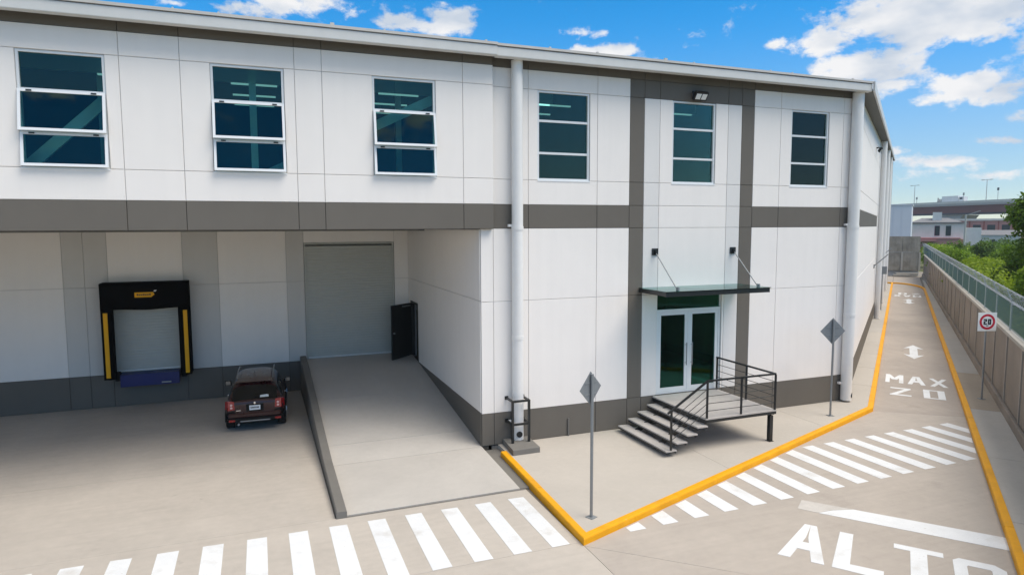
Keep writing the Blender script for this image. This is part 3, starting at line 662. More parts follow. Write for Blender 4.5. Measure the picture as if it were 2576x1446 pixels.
# canopy of glass on a black frame, hung on two rods
b = MB(); CX0, CX1, CY, CZ = 4.93, 8.56, -1.42, 4.13
b.box(CX0, CX1, CY, CY+.09, CZ-.07, CZ+.06); b.box(CX0, CX0+.08, CY+.09, -.03, CZ-.06, CZ+.05); b.box(CX1-.08, CX1, CY+.09, -.03, CZ-.06, CZ+.05); b.box(CX0+.08, CX1-.08, -.10, -.03, CZ-.06, CZ+.05)
for x in (6.15, 7.4): b.box(x-.03, x+.03, CY+.09, -.10, CZ-.05, CZ+.03)
cn = b.build('entrance_canopy', 'black', wh)
for a, c in ((CX0-.02, 6.145), (6.155, 7.395), (7.405, CX1+.02)):
    p = MB(); p.box(a, c, CY-.03, -.04, CZ+.062, CZ+.078); p.build('glass_panel', 'canglass', cn)
for x in (5.46, 8.31):
    r = MB(); r.tube((x,-.08,5.24), (x,-1.2,4.22), .016, 8); r.box(x-.02, x+.02, -1.27, -1.16, 4.19, 4.30); r.build('tie_rod', 'galv', cn)
    r = MB(); r.box(x-.10, x+.10, -.06, -.024, 5.16, 5.36); r.box(x-.03, x+.03, -.13, -.06, 5.2, 5.3); r.build('rod_bracket', 'black', cn)
# roller shutters built of slats
def shutter(x0, x1, z0, z1, y, pitch, name):
    b = MB(); b.box(x0-.0, x0+.06, y-.03, y+.06, z0, z1); b.box(x1-.06, x1, y-.03, y+.06, z0, z1); b.box(x0+.06, x1-.06, y-.03, y+.06, z1-.06, z1); d = b.build(name, 'shutter', wh)
    n = int((z1-z0-.13)/pitch); me = None
    for k in range(n):
        z = z0+.07+k*pitch
        if me is None:
            s = MB(); s.add([(x0+.06,y+.03,z),(x1-.06,y+.03,z),(x1-.06,y+.024,z+pitch*.3),(x0+.06,y+.024,z+pitch*.3),(x0+.06,y+.024,z+pitch*.7),(x1-.06,y+.024,z+pitch*.7),(x0+.06,y+.03,z+pitch*.985),(x1-.06,y+.03,z+pitch*.985),(x0+.06,y+.05,z),(x1-.06,y+.05,z),(x1-.06,y+.05,z+pitch*.985),(x0+.06,y+.05,z+pitch*.985)],
                         [(0,1,2,3),(3,2,5,4),(4,5,7,6),(8,11,10,9),(0,8,9,1),(6,7,10,11)])
            so = s.build('slat', 'shutter', d); me = so.data; zz = so.location.copy()
        else:
            so = bpy.data.objects.new('slat', me); col.objects.link(so); so.parent = d; so.location = zz + Vector((0, 0, k*pitch))
    s = MB(); s.box(x0+.06, x1-.06, y+.0, y+.055, z0+.004, z0+.066); s.build('bottom_bar', 'shutterbar', d)
    return d
shutter(-3.96, -.60, 1.055, 5.455, YD-.01, .1, 'roller_shutter')
shutter(-10.26, -8.25, 1.06, 3.30, YD+.02, .1, 'dock_door')
# open black service door in the bay side wall
b = MB(); b.box(-.03, .12, 7.455, 7.53, .98, 3.155); b.box(-.03, .12, 8.64, 8.715, .98, 3.155); b.box(-.03, .12, 7.53, 8.64, 3.08, 3.155); fr = b.build('door_frame', 'doorblack', wh)
b = MB(); b.box(.9, 1.0, 7.0, 9.2, .8, 3.4); b.box(.12, .9, 7.0, 7.1, .8, 3.4); b.build('passage_wall', 'inner', wh)
hx, hy, ang = -.035, 8.63, rad(218)
d = np.array((math.cos(ang), math.sin(ang), 0)); nn = np.array((-d[1], d[0], 0)); Zv = np.array((0, 0, 1.0))
b = MB(); O = np.array((hx, hy, 0)); b.add([O+u*d+z*Zv+t*nn for t in (-.025, .025) for u, z in ((0,1.0),(1.15,.985),(1.15,3.07),(0,3.07))], [(3,2,1,0),(4,5,6,7),(0,1,5,4),(1,2,6,5),(2,3,7,6),(3,0,4,7)]); lf = b.build('service_door', 'doorblack', wh)
b = MB(); q = O+d*1.06+Zv*2.0; b.tube(q-nn*.09, q+nn*.09, .03, 10); b.build('door_knob', 'galv', lf)
b = MB(); b.bar(O+d*.1+Zv*2.98+nn*.05, O+d*.55+Zv*2.98+nn*.05, .05, .05); b.build('door_closer', 'galv', lf)

# eaves: gutters, verge, roof
b = MB()
GX = .30; CE = (13.33, -.55)
b.box(-22, GX, -.635, -.43, 10.36, 10.60); b.build('gutter', 'gutter', wh, bevel=.02)
b = MB(); b.prism([(GX+.004,-.58),(13.30,-.58),(13.36,-.35),(GX+.004,-.35)], 10.355, 10.595); b.build('gutter', 'gutter', wh, bevel=.02)
b = MB(); b.box(-22, GX, -.665, -.37, 10.612, 10.675); b.prism([(GX+.004,-.61),(13.32,-.61),(13.40,-.34),(GX+.004,-.34)], 10.612, 10.672); b.build('roof_edge', 'gutterlip', wh)
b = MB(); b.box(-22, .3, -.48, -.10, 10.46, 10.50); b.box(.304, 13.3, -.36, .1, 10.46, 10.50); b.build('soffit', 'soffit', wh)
pts = []
VO = .42
def P3(s, dd, z): q = side(s, dd); return (q[0], q[1], z)
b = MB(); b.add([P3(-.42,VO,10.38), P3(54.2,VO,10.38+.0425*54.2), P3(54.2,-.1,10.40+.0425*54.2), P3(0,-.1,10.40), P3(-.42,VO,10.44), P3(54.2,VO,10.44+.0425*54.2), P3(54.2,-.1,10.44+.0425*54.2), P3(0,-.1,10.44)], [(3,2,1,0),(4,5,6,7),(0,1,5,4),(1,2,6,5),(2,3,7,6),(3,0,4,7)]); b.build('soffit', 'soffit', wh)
b = MB(); b.add([P3(-.42,VO+.012,10.37), P3(54.3,VO+.012,10.37+.0425*54.3), P3(54.3,VO+.07,10.37+.0425*54.3), P3(-.46,VO+.07,10.37), P3(-.42,VO+.012,10.67), P3(54.3,VO+.012,10.67+.0425*54.3), P3(54.3,VO+.07,10.67+.0425*54.3), P3(-.46,VO+.07,10.67)], [(0,1,2,3),(7,6,5,4),(4,5,1,0),(5,6,2,1),(6,7,3,2),(7,4,0,3)]); b.build('verge_trim', 'gutter', wh)
fr_ = side(54.2, VO)
b = MB(); zr = 10.44+.0425*54.2
b.add([(-22.2,-.5,10.56),(13.2,-.42,10.56),(fr_[0],fr_[1],zr+.14),(-22.2,fr_[1],zr+.14),(-22.2,-.5,10.605),(13.2,-.42,10.605),(fr_[0],fr_[1],zr+.22),(-22.2,fr_[1],zr+.22)], [(3,2,1,0),(4,5,6,7),(0,1,5,4),(1,2,6,5),(2,3,7,6),(3,0,4,7)]); rf = b.build('roof', 'roof', wh)
fx = None
for k in range(15):
    x = -12.5+k*1.75+random.uniform(-.7, .7)
    y = -.61 if x < .3 else -.55
    b = MB(); s_ = random.choice((.018, .025, .045)); b.box(x-s_, x+s_, y-.03, y+.03, 10.676, 10.69+s_*.9); b.build('roof_clip', 'gutterlip', rf)
# downpipes
def downpipe(x, y, r, ztop, zb, outlet_dir=None):
    b = MB(); b.tube((x,y,zb), (x,y,ztop), r, 20); pz = b.build('downpipe', 'pipe', wh)
    for z in (5.98, 3.0):
        c = MB(); c.tube((x,y,z-.05), (x,y,z+.05), r+.012, 20); c.build('pipe_collar', 'pipe', pz)
    for z in (6.05, .65):
        c = MB(); c.box(x-r-.09, x-r+.02, y+r*.2, y+r*.75, z-.035, z+.035); c.build('pipe_bracket', 'pipe', pz)
    if outlet_dir is not None:
        o3 = np.array((outlet_dir[0], outlet_dir[1], 0)); q = np.array((x, y, zb+.17))+o3*(r-.02)
        c = MB(); c.tube(q, q+o3*.035, .085, 14); c.build('outlet', 'black', pz)
    return pz
downpipe(.995, -.20, .155, 10.37, .155, (-.1, -1))
q = side(-.10, .02); downpipe(13.13, -.20, .18, 10.38, .06, (.62, -.78))
for s in (23.4, 33.5, 45.0):
    q = side(s, .24); b = MB(); b.tube((q[0],q[1],.02), (q[0],q[1],TOP(s)-.05), .17, 16); b.build('downpipe', 'pipe', wh)
# conduit stub on the base of the front wall
b = MB(); b.tube((2.62,-.05,.0), (2.62,-.05,.52), .025, 8); b.build('conduit', 'rampwall', wh)

# ------------------------------------------------------------------ entrance steps and landing
LX0, LX1, LY, LZ = 5.46, 7.82, -2.62, .89
st = thing('entrance_steps', 'black steel entrance steps with grey boards, landing and handrail', 'steps', (6.6, -1.3, 0))
b = MB(); b.box(LX0, LX1+.0, LY, LY+.07, LZ-.115, LZ-.035); b.box(LX0, LX1, -.10, -.03, LZ-.15, LZ-.035); b.box(LX0, LX0+.06, LY+.07, -.10, LZ-.15, LZ-.035); b.box(LX1-.06, LX1, LY+.07, -.10, LZ-.15, LZ-.035); b.box(6.6, 6.66, LY+.07, -.10, LZ-.13, LZ-.04)
b.build('landing_frame', 'black', st)
ny = 4; w_ = (-.03-LY)/ny
for k in range(ny):
    b = MB(); b.box(LX0-.02, LX1+.01, LY-.01+k*w_+.008, LY-.01+(k+1)*w_-.008, LZ-.035, LZ); b.build('deck_board', 'deck', st)
for x, y in ((LX1-.15, LY+.06), (LX1-.12, -.18)):
    b = MB(); b.box(x-.055, x+.055, y-.055, y+.055, 0, LZ-.15); b.box(x-.08, x+.08, y-.08, y+.08, 0, .012); b.build('leg', 'black', st)
for k in range(4):
    x = 4.16+.325*k; z = .178*(k+1)
    b = MB(); b.box(x, x+.33, -2.68, -.22, z-.035, z); t = b.build('tread', 'deck', st)
    b = MB(); b.box(x+.01, x+.04, -2.66, -.24, z-.085, z-.037); b.box(x+.28, x+.32, -2.66, -.24, z-.085, z-.037); b.build('tread_frame', 'black', t)
for y in (-1.95, -.75):
    b = MB(); b.bar((4.28,y,.02), (5.46,y,.70), .05, .14); b.build('stringer', 'black', st)
def rail_post(x, y, z0, z1): bb = MB(); bb.box(x-.022, x+.022, y-.022, y+.022, z0, z1); bb.build('rail_post', 'black', st)
HT = 1.0
for x, y in ((LX0+.03, LY+.03), (6.62, LY+.03), (LX1-.03, LY+.03), (LX1-.03, -1.42), (LX1-.03, -.08)): rail_post(x, y, LZ, LZ+HT)
rail_post(4.33, -2.64, .178, 1.22)
A1, A2, A3, A4 = (4.22,-2.64,1.17), (LX0+.03,LY+.03,LZ+HT+.02), (LX1-.03,LY+.03,LZ+HT+.02), (LX1-.03,-.05,LZ+HT+.02)
for p, q in ((A1,A2),(A2,A3),(A3,A4)):
    b = MB(); b.bar(p, q, .05, .045); b.build('handrail', 'black', st)
for k in range(1, 5):
    f = k/5.0
    for p, q in (((4.33,-2.64,.25+.93*f), (LX0+.03,LY+.03,LZ+HT*f)), ((LX0+.03,LY+.03,LZ+HT*f), (LX1-.03,LY+.03,LZ+HT*f)), ((LX1-.03,LY+.03,LZ+HT*f), (LX1-.03,-.08,LZ+HT*f))):
        b = MB(); b.tube(p, q, .009, 6); b.build('rail_wire', 'black', st)

# ------------------------------------------------------------------ guard frame round the downpipe foot
gd = thing('pipe_guard', 'black steel guard frame on a concrete plinth round the downpipe foot', 'guard', (.95, -.5, 0))
b = MB(); b.prism([(.52,-1.04),(1.30,-1.04),(1.36,-.03),(.60,-.03)], -.05, .15); b.build('plinth', 'rampwall', gd, bevel=.015)
for x in (.72, 1.20):
    b = MB(); b.box(x-.03, x+.03, -.53, -.47, .15, 1.32); b.build('upright', 'black', gd)
    for z in (.66, 1.30):
        b = MB(); b.box(x-.025, x+.025, -.47, -.03, z-.025, z+.025); b.box(x-.05, x+.05, -.045, -.024, z-.05, z+.05); b.build('wall_arm', 'black', gd)
for z in (.66, 1.30):
    b = MB(); b.box(.75, 1.17, -.525, -.475, z-.028, z+.028); b.build('crossbar', 'black', gd)

# ------------------------------------------------------------------ loading dock
ds = thing('dock_shelter', 'black fabric dock shelter with yellow guide strips on bay wall', 'dock shelter', (-9.25, YD-.3, .9))
y0, y1 = YD-.62, YD-.02
def curtain(name, x0, x1, z0, z1, nx, nz, amp, y, inset=0):
    """gently billowing fabric front with thickness"""
    bb = MB(); V = []; F = []
    for j in range(nz+1):
        for i in range(nx+1):
            u, v = i/nx, j/nz
            V.append((x0+(x1-x0)*u, y+amp*math.sin(7*u+3*v)*math.sin(math.pi*v)*.7+amp*random.uniform(-.3, .3), z0+(z1-z0)*v+ (amp*.6*math.sin(u*9) if j == 0 else 0)))
    n0 = len(V)
    for (x, yy, z) in list(V): V.append((x, yy+.03, z))
    for j in range(nz):
        for i in range(nx):
            a = j*(nx+1)+i; F.append((a, a+1, a+nx+2, a+nx+1)); c = a+n0; F.append((c+nx+1, c+nx+2, c+1, c))
    for i in range(nx):
        F.append((i+1, i, i+n0, i+1+n0)); a = nz*(nx+1)+i; F.append((a, a+1, a+1+n0, a+n0))
    for j in range(nz):
        a = j*(nx+1); F.append((a, a+nx+1, a+nx+1+n0, a+n0)); a += nx; F.append((a+nx+1, a, a+n0, a+nx+1+n0))
    bb.add(V, F, 0, True); return bb.build(name, 'blackfab', ds)
b = MB(); b.box(-10.53, -10.43, y0+.03, y1, .94, 4.12); b.box(-7.97, -7.87, y0+.03, y1, .94, 4.12); b.box(-10.53, -7.87, y0+.03, y1, 4.12, 4.19); b.build('shelter_box', 'blackfab', ds)
hc = curtain('head_curtain', -10.54, -7.86, 3.28, 4.18, 22, 6, .035, y0)
curtain('side_curtain', -10.54, -10.16, .93, 3.34, 4, 12, .012, y0+.02); curtain('side_curtain', -8.22, -7.86, .93, 3.34, 4, 12, .012, y0+.02)
MAT['guideyellow'] = surf('yellow guide strip', (.80, .38, .004, 1), .55, ((2, .08),), bump=None)
for xa in (-10.46, -8.06):
    b = MB(); b.box(xa, xa+.125, y0-.03, y0+.015, 1.0, 3.2); b.build('guide_strip', 'guideyellow', ds)
b = MB(); lx = -9.50
b.frame_prism((lx, y0-.045, 3.78), (1,0,0), (0,0,1), [(0,-.085),(.50,-.085),(.60,0),(.56,.085),(0,.085)], 0, .006); lg = b.build('emblem', 'guideyellow', ds)
b = MB()
for k in range(7): b.box(lx+.07+k*.062, lx+.07+k*.062+.045, y0-.056, y0-.0525, 3.755, 3.755+(.05 if k % 3 else .062))
b.build('emblem_lettering', 'black', lg)
b = MB(); b.frame_prism((lx, y0-.045, 3.78), (1,0,0), (0,0,1), [(.57,.10),(.64,.10),(.67,.15),(.60,.15)], 0, .006); b.build('emblem_mark', 'mark', lg)
dl = thing('dock_leveler', 'dark blue steel dock leveler lip below the dock door', 'dock leveler', (-9.2, YD-.2, .6))
b = MB(); b.add([(-10.10,YD-.03,1.05),(-8.29,YD-.03,1.05),(-8.29,YD-.42,1.03),(-10.10,YD-.42,1.03),(-10.10,YD-.03,.98),(-8.29,YD-.03,.98),(-8.29,YD-.40,.62),(-10.10,YD-.40,.62),(-8.29,YD-.44,.62),(-10.10,YD-.44,.62)],
     [(0,1,2,3)[::-1],(2,3,9,8)[::-1],(0,3,9,7,4),(1,5,6,8,2),(4,7,6,5)[::-1],(6,7,9,8)]); b.build('lip_plate', 'blue', dl)
b = MB(); b.box(-8.85, -8.55, YD-.447, YD-.4415, .67, .72); b.build('rating_plate', 'galv', dl)
for x in (-10.30, -8.24):
    b = MB(); b.box(x, x+.16, YD-.16, YD-.03, .78, 1.10); b.build('rubber_bumper', 'rubber', dl)

# ------------------------------------------------------------------ lights on the walls
def flood(name, label, P, n, ux, w):
    P, n, ux = np.array(P, float), np.array(n, float), np.array(ux, float); Z = np.array((0, 0, 1.0))
    t = thing(name, label, 'floodlight', tuple(P)); WPOS[t.name] = Vector(P)
    b = MB(); b.bar(P+Z*.02, P+n*.10+Z*.02, w*.35, .06); b.bar(P+n*.12-ux*w*.5+Z*.04, P+n*.12+ux*w*.5+Z*.04, .03, .03)
    for sg in (-1, 1): b.bar(P+n*.12+ux*w*.5*sg+Z*.04, P+n*.22+ux*w*.5*sg-Z*.12, .03, .03)
    b.build('bracket', 'black', t)
    d = n*.80-Z*.60; d /= np.linalg.norm(d); u2 = np.cross(ux, d); c = P+n*.20-Z*.10
    b = MB(); V = [c+ux*a*w*.5+u2*bb*.13+d*e for e in (-.06, .05) for a, bb in ((-1,-1),(1,-1),(1,1),(-1,1))]
    b.add(V, [(3,2,1,0),(4,5,6,7),(0,1,5,4),(1,2,6,5),(2,3,7,6),(3,0,4,7)])
    for k in range(6):
        a = -w*.42+k*w*.84/5; b.bar(c+ux*a-d*.06-u2*.11, c+ux*a-d*.06+u2*.11, .012, .05)
    b.build('housing', 'black', t)
    for sg in (-1, 1):
        b = MB(); b.add([c+ux*(sg*w*.23+a*w*.19)+u2*bb*.085+d*e for e in (.051, .058) for a, bb in ((-1,-1),(1,-1),(1,1),(-1,1))], [(3,2,1,0),(4,5,6,7),(0,1,5,4),(1,2,6,5),(2,3,7,6),(3,0,4,7)]); b.build('lens', 'signwhite', t)
    return t
flood('floodlight', 'black twin lens floodlight above the middle entrance window', (6.83,-.024,9.95), (0,-1,0), (1,0,0), .44)
q = side(16.6, .024); flood('floodlight', 'black floodlight high on the long side wall under the eave', (q[0],q[1],10.25), (SN[0],SN[1],0), (SD[0],SD[1],0), .5)
q = side(48.5, .024); flood('floodlight', 'small far floodlight near the end of the long side wall', (q[0],q[1],10.6), (SN[0],SN[1],0), (SD[0],SD[1],0), .5)
for s, lab in ((20.5, 'thin grey flag bracket on the long side wall, nearer one'), (33.5, 'thin grey flag bracket on the long side wall, farther one')):
    q = side(s, .022); t = thing('flag_bracket', lab, 'bracket', (q[0],q[1],3.6))
    a0 = np.array((q[0],q[1],3.55)); a1 = a0+np.array((SN[0]*.75,SN[1]*.75,.75))
    b = MB(); b.tube(a0, a1, .03, 8); b.build('arm', 'galv', t)
    b = MB(); b.bar(a0-np.array((0,0,.12)), a0+np.array((0,0,.12)), .12, .03); b.build('base_plate', 'galv', t)

# ------------------------------------------------------------------ road signs
def sign(label, P, rz, kind, h=3.1, size=.62, tilt=0):
    t = thing('road_sign', label, 'sign', (P[0], P[1], 0), local=True, rz=rz, group='road signs on steel posts')
    b = MB(); b.tube((0,0,0), (0,0,h-.05 if kind == 'diamond' else h-.1), .032, 10); b.build('post', 'galv', t)
    b = MB(); b.box(-.09, .09, -.09, .09, 0, .012); b.build('base_plate', 'galv', t)
    Z = np.array((0, 0, 1.0))
    if kind == 'diamond':
        r = size*.70; c = h-r
        b = MB(); b.frame_prism((0,.045,c), (1,0,0), (0,0,1), [(0,-r),(r,0),(0,r),(-r,0)], -.004, .004); pl = b.build('sign_plate', 'signback', t)
        b = MB(); b.bar((-r*.55,.038,c+.12), (r*.55,.038,c+.12), .01, .03); b.bar((-r*.55,.038,c-.12), (r*.55,.038,c-.12), .01, .03); b.build('clamp_bar', 'galv', t)
        return t
    w = size/2; c = h-w
    b = MB(); b.box(-w, w, -.05, -.042, c-w, c+w); pl = b.build('sign_plate', 'signwhite' if kind == 'speed' else 'signback', t)
    if kind == 'speed':
        b = MB(); b.ring((0,-.0505,c), (1,0,0), (0,0,1), w*.60, w*.84, 0, .003); b.build('red_ring', 'signred', pl)
        m = MB(); hh = w*.31; ww = w*.18; k = .05; yb, yt = -.0545, -.0505
        def seg(u0, v0, u1, v1): m.frame_prism((0,yb+.004,c), (1,0,0), (0,0,1), [(u0,v0),(u1,v0),(u1,v1),(u0,v1)], 0, .003)
        x0 = -w*.40; seg(x0, hh-k, x0+2*ww, hh); seg(x0+2*ww-k, 0, x0+2*ww, hh-k); seg(x0, -k/2, x0+2*ww-k, k/2); seg(x0, -hh, x0+k, -k/2); seg(x0+k, -hh, x0+2*ww, -hh+k)
        x0 = w*.06; seg(x0, -hh, x0+k, hh); seg(x0+2*ww-k, -hh, x0+2*ww, hh); seg(x0+k, hh-k, x0+2*ww-k, hh); seg(x0+k, -hh, x0+2*ww-k, -hh+k)
        m.build('numerals', 'signink', pl)
        m = MB(); m.frame_prism((0,-.0505,c-w*.42), (1,0,0), (0,0,1), [(-w*.14,-.012),(w*.14,-.012),(w*.14,.012),(-w*.14,.012)], 0, .003); m.build('small_print', 'signink', pl)
    return t
sign('grey diamond sign seen from behind at the kerb corner near ramp', (.70,-5.07), rad(24), 'diamond', 3.07, .50)
sign('grey diamond sign seen from behind beside the corner downpipe', (11.24,-1.32), rad(-14), 'diamond', 3.13, .60)
sign('white square speed sign with red ring reading 20', (17.75,-1.72), rad(-21), 'speed', 3.03, .64)
sign('small grey square sign seen from behind far along the side wall', (36.13,17.53), rad(-30), 'back', 3.12, .55)

# ------------------------------------------------------------------ parked car
def car(label, P, rz):
    t = thing('parked_car', label, 'car', (P[0], P[1], RZ), local=True, rz=rz); t.scale = (.94, .94, .94)
    MATC = dict(paint=surf('dark maroon car paint', (.030, .0045, .006, 1), .30, ((4, .05),), bump=None, spec=.4, coat=.45, obj=True), carglass=flat('dark car glass', (.005, .006, .006, 1), .06, spec=.4),
                plastic=flat('black plastic trim', (.010, .010, .010, 1), .6, spec=.15), lampred=flat('red lamp lens', (.32, .006, .010, 1), .15, spec=.6, coat=.5), lampclear=flat('pale lamp lens', (.75, .45, .42, 1), .2, spec=.6),
                plate=flat('number plate', (.70, .72, .74, 1), .4), chrome=flat('chrome', (.75, .76, .78, 1), .18, metal=.9), sticker=flat('window sticker', (.62, .64, .62, 1), .5), mirror=flat('mirror glass', (.16, .18, .20, 1), .15, metal=1.0), rim=flat('alloy rim', (.35, .36, .37, 1), .35, metal=.7), rail=flat('roof rail', (.30, .31, .32, 1), .35, metal=.6))
    # y, top z, roof half width, belt half width, belt z, body half width, sill z
    ST = [(.00, .98, .60, .72, .93, .78, .52), (.05, 1.03, .62, .80, .98, .86, .46), (.22, 1.22, .60, .83, 1.03, .895, .42), (.42, 1.47, .575, .835, 1.05, .905, .36), (.60, 1.60, .57, .84, 1.05, .905, .30),
          (1.3, 1.655, .585, .845, 1.03, .905, .28), (2.2, 1.66, .59, .845, 1.01, .905, .28), (2.75, 1.575, .575, .845, 1.0, .905, .28), (3.30, 1.12, .64, .84, 1.0, .905, .30), (3.85, 1.03, .62, .80, .95, .89, .34), (4.20, .90, .58, .72, .84, .80, .40), (4.28, .78, .50, .62, .74, .68, .46)]
    V = []; nh = 9
    for (y, T, rw, bw, bz, hw, sz) in ST:
        half = [(0, sz), (.60, sz), (hw-.06, sz+.04), (hw, sz+.22), (hw+.005, sz+.42 if sz+.42 < bz-.08 else bz-.10), (bw, bz), ((bw*.35+rw*.65), bz+(T-bz)*.72), (rw*.86, T-.012), (0, T+.012)]
        V += [(x, y, z) for x, z in half] + [(-x, y, z) for x, z in half[-2:0:-1]]
    n = 16; F = []; FM = []
    for i in range(len(ST)-1):
        for k in range(n):
            a, b_, c, d_ = i*n+k, i*n+(k+1) % n, (i+1)*n+(k+1) % n, (i+1)*n+k
            F.append((a, b_, c, d_)); kk = k if k < 8 else 15-k; m = 0
            if kk <= 2: m = 1
            if kk in (5,) and 3 <= i <= 6: m = 2
            if kk == 5 and i == 7: m = 2
            if kk in (6, 7) and 1 <= i <= 2: m = 3
            if kk in (6, 7) and i == 7: m = 4
            FM.append(m)
    F.append(tuple(range(n))[::-1]); FM.append(0); e = (len(ST)-1)*n; F.append(tuple(range(e, e+n))); FM.append(0)
    me = bpy.data.meshes.new('car_shell'); me.from_pydata(V, [], F); me.polygons.foreach_set('material_index', FM)
    for q in range(5): me.materials.append(MATC['paint'])
    tmp = bpy.data.objects.new('car_shell', me); col.objects.link(tmp); sd = tmp.modifiers.new('s', 'SUBSURF'); sd.levels = 2; sd.subdivision_type = 'CATMULL_CLARK'
    dg = bpy.context.evaluated_depsgraph_get(); ev = tmp.evaluated_get(dg).to_mesh()
    vs = [tuple(v.co) for v in ev.vertices]; ps = [(tuple(p.vertices), p.material_index) for p in ev.polygons]
    tmp.evaluated_get(dg).to_mesh_clear(); bpy.data.objects.remove(tmp); bpy.data.meshes.remove(me)
    for mi, (nm, mt) in enumerate((('body', 'paint'), ('lower_cladding', 'plastic'), ('side_window', 'carglass'), ('rear_window', 'carglass'), ('windscreen', 'carglass'))):
        sel = [p for p, m in ps if m == mi]
        groups = [sel] if mi != 2 else [[p for p in sel if vs[p[0]][0]+vs[p[2]][0] > 0], [p for p in sel if vs[p[0]][0]+vs[p[2]][0] <= 0]]
        for gsel in groups:
            ids = {}; bb = MB(); VV = []; FF = []
            for p in gsel:
                f = []
                for v in p:
                    if v not in ids: ids[v] = len(VV); VV.append(vs[v])
                    f.append(ids[v])
                FF.append(tuple(f))
            bb.add(VV, FF, 0, True); bb.build(nm, MATC[mt], t)
    def part(name, mt, fn, parent=t): bb = MB(); fn(bb); return bb.build(name, MATC[mt], parent)
    bmp = part('rear_bumper', 'paint', lambda b: b.box(-.80, .80, -.045, .20, .50, .66)); bmp.modifiers.new('e', 'BEVEL').width = .04
    bl = part('bumper_lower', 'plastic', lambda b: b.box(-.84, .84, -.035, .25, .37, .50)); bl.modifiers.new('e', 'BEVEL').width = .04
    part('skid_plate', 'rail', lambda b: b.box(-.45, .45, -.045, .05, .375, .41))
    for s in (-1, 1):
        lamp = part('tail_light', 'lampred', lambda b: b.add([(s*.60,.025,.78),(s*.80,.03,.76),(s*.885,.20,.78),(s*.875,.22,1.02),(s*.80,.08,1.06),(s*.62,.045,1.04),(s*.60,-.01,.78),(s*.79,-.012,.76),(s*.90,.15,.78),(s*.89,.17,1.02),(s*.80,.01,1.06),(s*.62,.0,1.04)],
                    [((6,7,10,11) if s > 0 else (11,10,7,6)), ((7,8,9,10) if s > 0 else (10,9,8,7)), ((0,1,7,6) if s > 0 else (6,7,1,0)), ((5,11,10,4) if s > 0 else (4,10,11,5)), ((4,10,9,3) if s > 0 else (3,9,10,4)), ((1,2,8,7) if s > 0 else (7,8,2,1)), ((0,6,11,5) if s > 0 else (5,11,6,0))]))
        for z in (.845, .935): part('lamp_lens', 'lampclear', lambda b: b.tube((s*.70,.02,z), (s*.70,-.022,z), .036, 12), lamp)
        part('reflector', 'lampred', lambda b: b.box(s*.69-.09, s*.69+.09, -.052, -.03, .40, .46))
        part('roof_rail', 'rail', lambda b: b.path([(s*.545,.75,1.61),(s*.555,.85,1.685),(s*.565,1.6,1.715),(s*.565,2.3,1.70),(s*.555,2.55,1.64)], .02, 8))
        mr = part('wing_mirror', 'plastic', lambda b: b.add([(s*.87,2.60,1.0),(s*1.09,2.60,1.0),(s*1.09,2.60,1.17),(s*.90,2.60,1.17),(s*.88,2.74,1.02),(s*1.06,2.74,1.02),(s*1.06,2.74,1.15),(s*.90,2.74,1.15)], [(0,1,2,3) if s > 0 else (3,2,1,0),(7,6,5,4) if s > 0 else (4,5,6,7),(0,4,5,1) if s > 0 else (1,5,4,0),(1,5,6,2) if s > 0 else (2,6,5,1),(2,6,7,3) if s > 0 else (3,7,6,2),(3,7,4,0) if s > 0 else (0,4,7,3)]))
        part('mirror_glass', 'mirror', lambda b: b.add([(s*.91,2.594,1.02),(s*1.07,2.594,1.02),(s*1.07,2.594,1.15),(s*.92,2.594,1.15)], [(0,1,2,3)]), mr)
        for y in (.80, 3.40):
            w = part('wheel', 'plastic', lambda b: (b.tube((s*.68,y,.345), (s*.905,y,.345), .345, 28), b.tube((s*.905,y,.345), (s*.925,y,.345), .345, 28, .31)))
            w.data.materials.clear(); w.data.materials.append(MAT['rubber'])
            part('rim', 'rim', lambda b: (b.tube((s*.925,y,.345), (s*.932,y,.345), .235, 20), [b.bar((s*.936,y,.345), (s*.936,y+.21*math.cos(a),.345+.21*math.sin(a)), .05, .02) for a in np.arange(5)*2*math.pi/5]), w)
            part('wheel_arch', 'plastic', lambda b: b.path([(s*.905,y+.41*math.cos(a),.345+.41*math.sin(a)) for a in np.linspace(-.1, math.pi+.1, 15)], .035, 6))
        part('door_handle', 'chrome', lambda b: b.box(s*.905-.015, s*.905+.015, 1.45, 1.60, .90, .925))
    pl = part('number_plate', 'plate', lambda b: b.box(-.165, .165, -.034, -.022, .74, .89))
    part('plate_marks', 'plastic', lambda b: [b.box(-.125+k*.037, -.102+k*.037, -.0365, -.0345, .79, .845) for k in range(7)], pl)
    part('plate_recess', 'plastic', lambda b: b.box(-.26, .26, -.020, .03, .70, .925))
    part('badge', 'chrome', lambda b: b.frame_prism((0,-.022,.965), (1,0,0), (0,0,1), [(-.035,0),(0,-.05),(.035,0),(0,.05)], 0, .014))
    part('model_badge', 'chrome', lambda b: b.box(-.56, -.42, -.022, -.012, .735, .755))
    part('rear_wiper', 'plastic', lambda b: b.bar((-.02,.10,1.10), (.30,.165,1.17), .02, .02))
    part('window_sticker', 'sticker', lambda b: b.add([(.16,.098,1.105),(.42,.098,1.105),(.42,.132,1.165),(.36,.14,1.18),(.16,.128,1.16)], [(0,1,2,3,4)]))
    part('spoiler', 'paint', lambda b: b.add([(-.55,.40,1.585),(.55,.40,1.585),(.52,.72,1.635),(-.52,.72,1.635),(-.55,.40,1.555),(.55,.40,1.555)], [(0,1,2,3),(4,5,1,0),(5,2,1),(4,0,3),(3,2,5,4)]))
    part('aerial', 'plastic', lambda b: b.tube((0,.85,1.65), (0,.62,1.86), .007, 6))
    part('exhaust', 'rail', lambda b: b.tube((-.50,.05,.30), (-.50,-.05,.30), .035, 10))
    return t
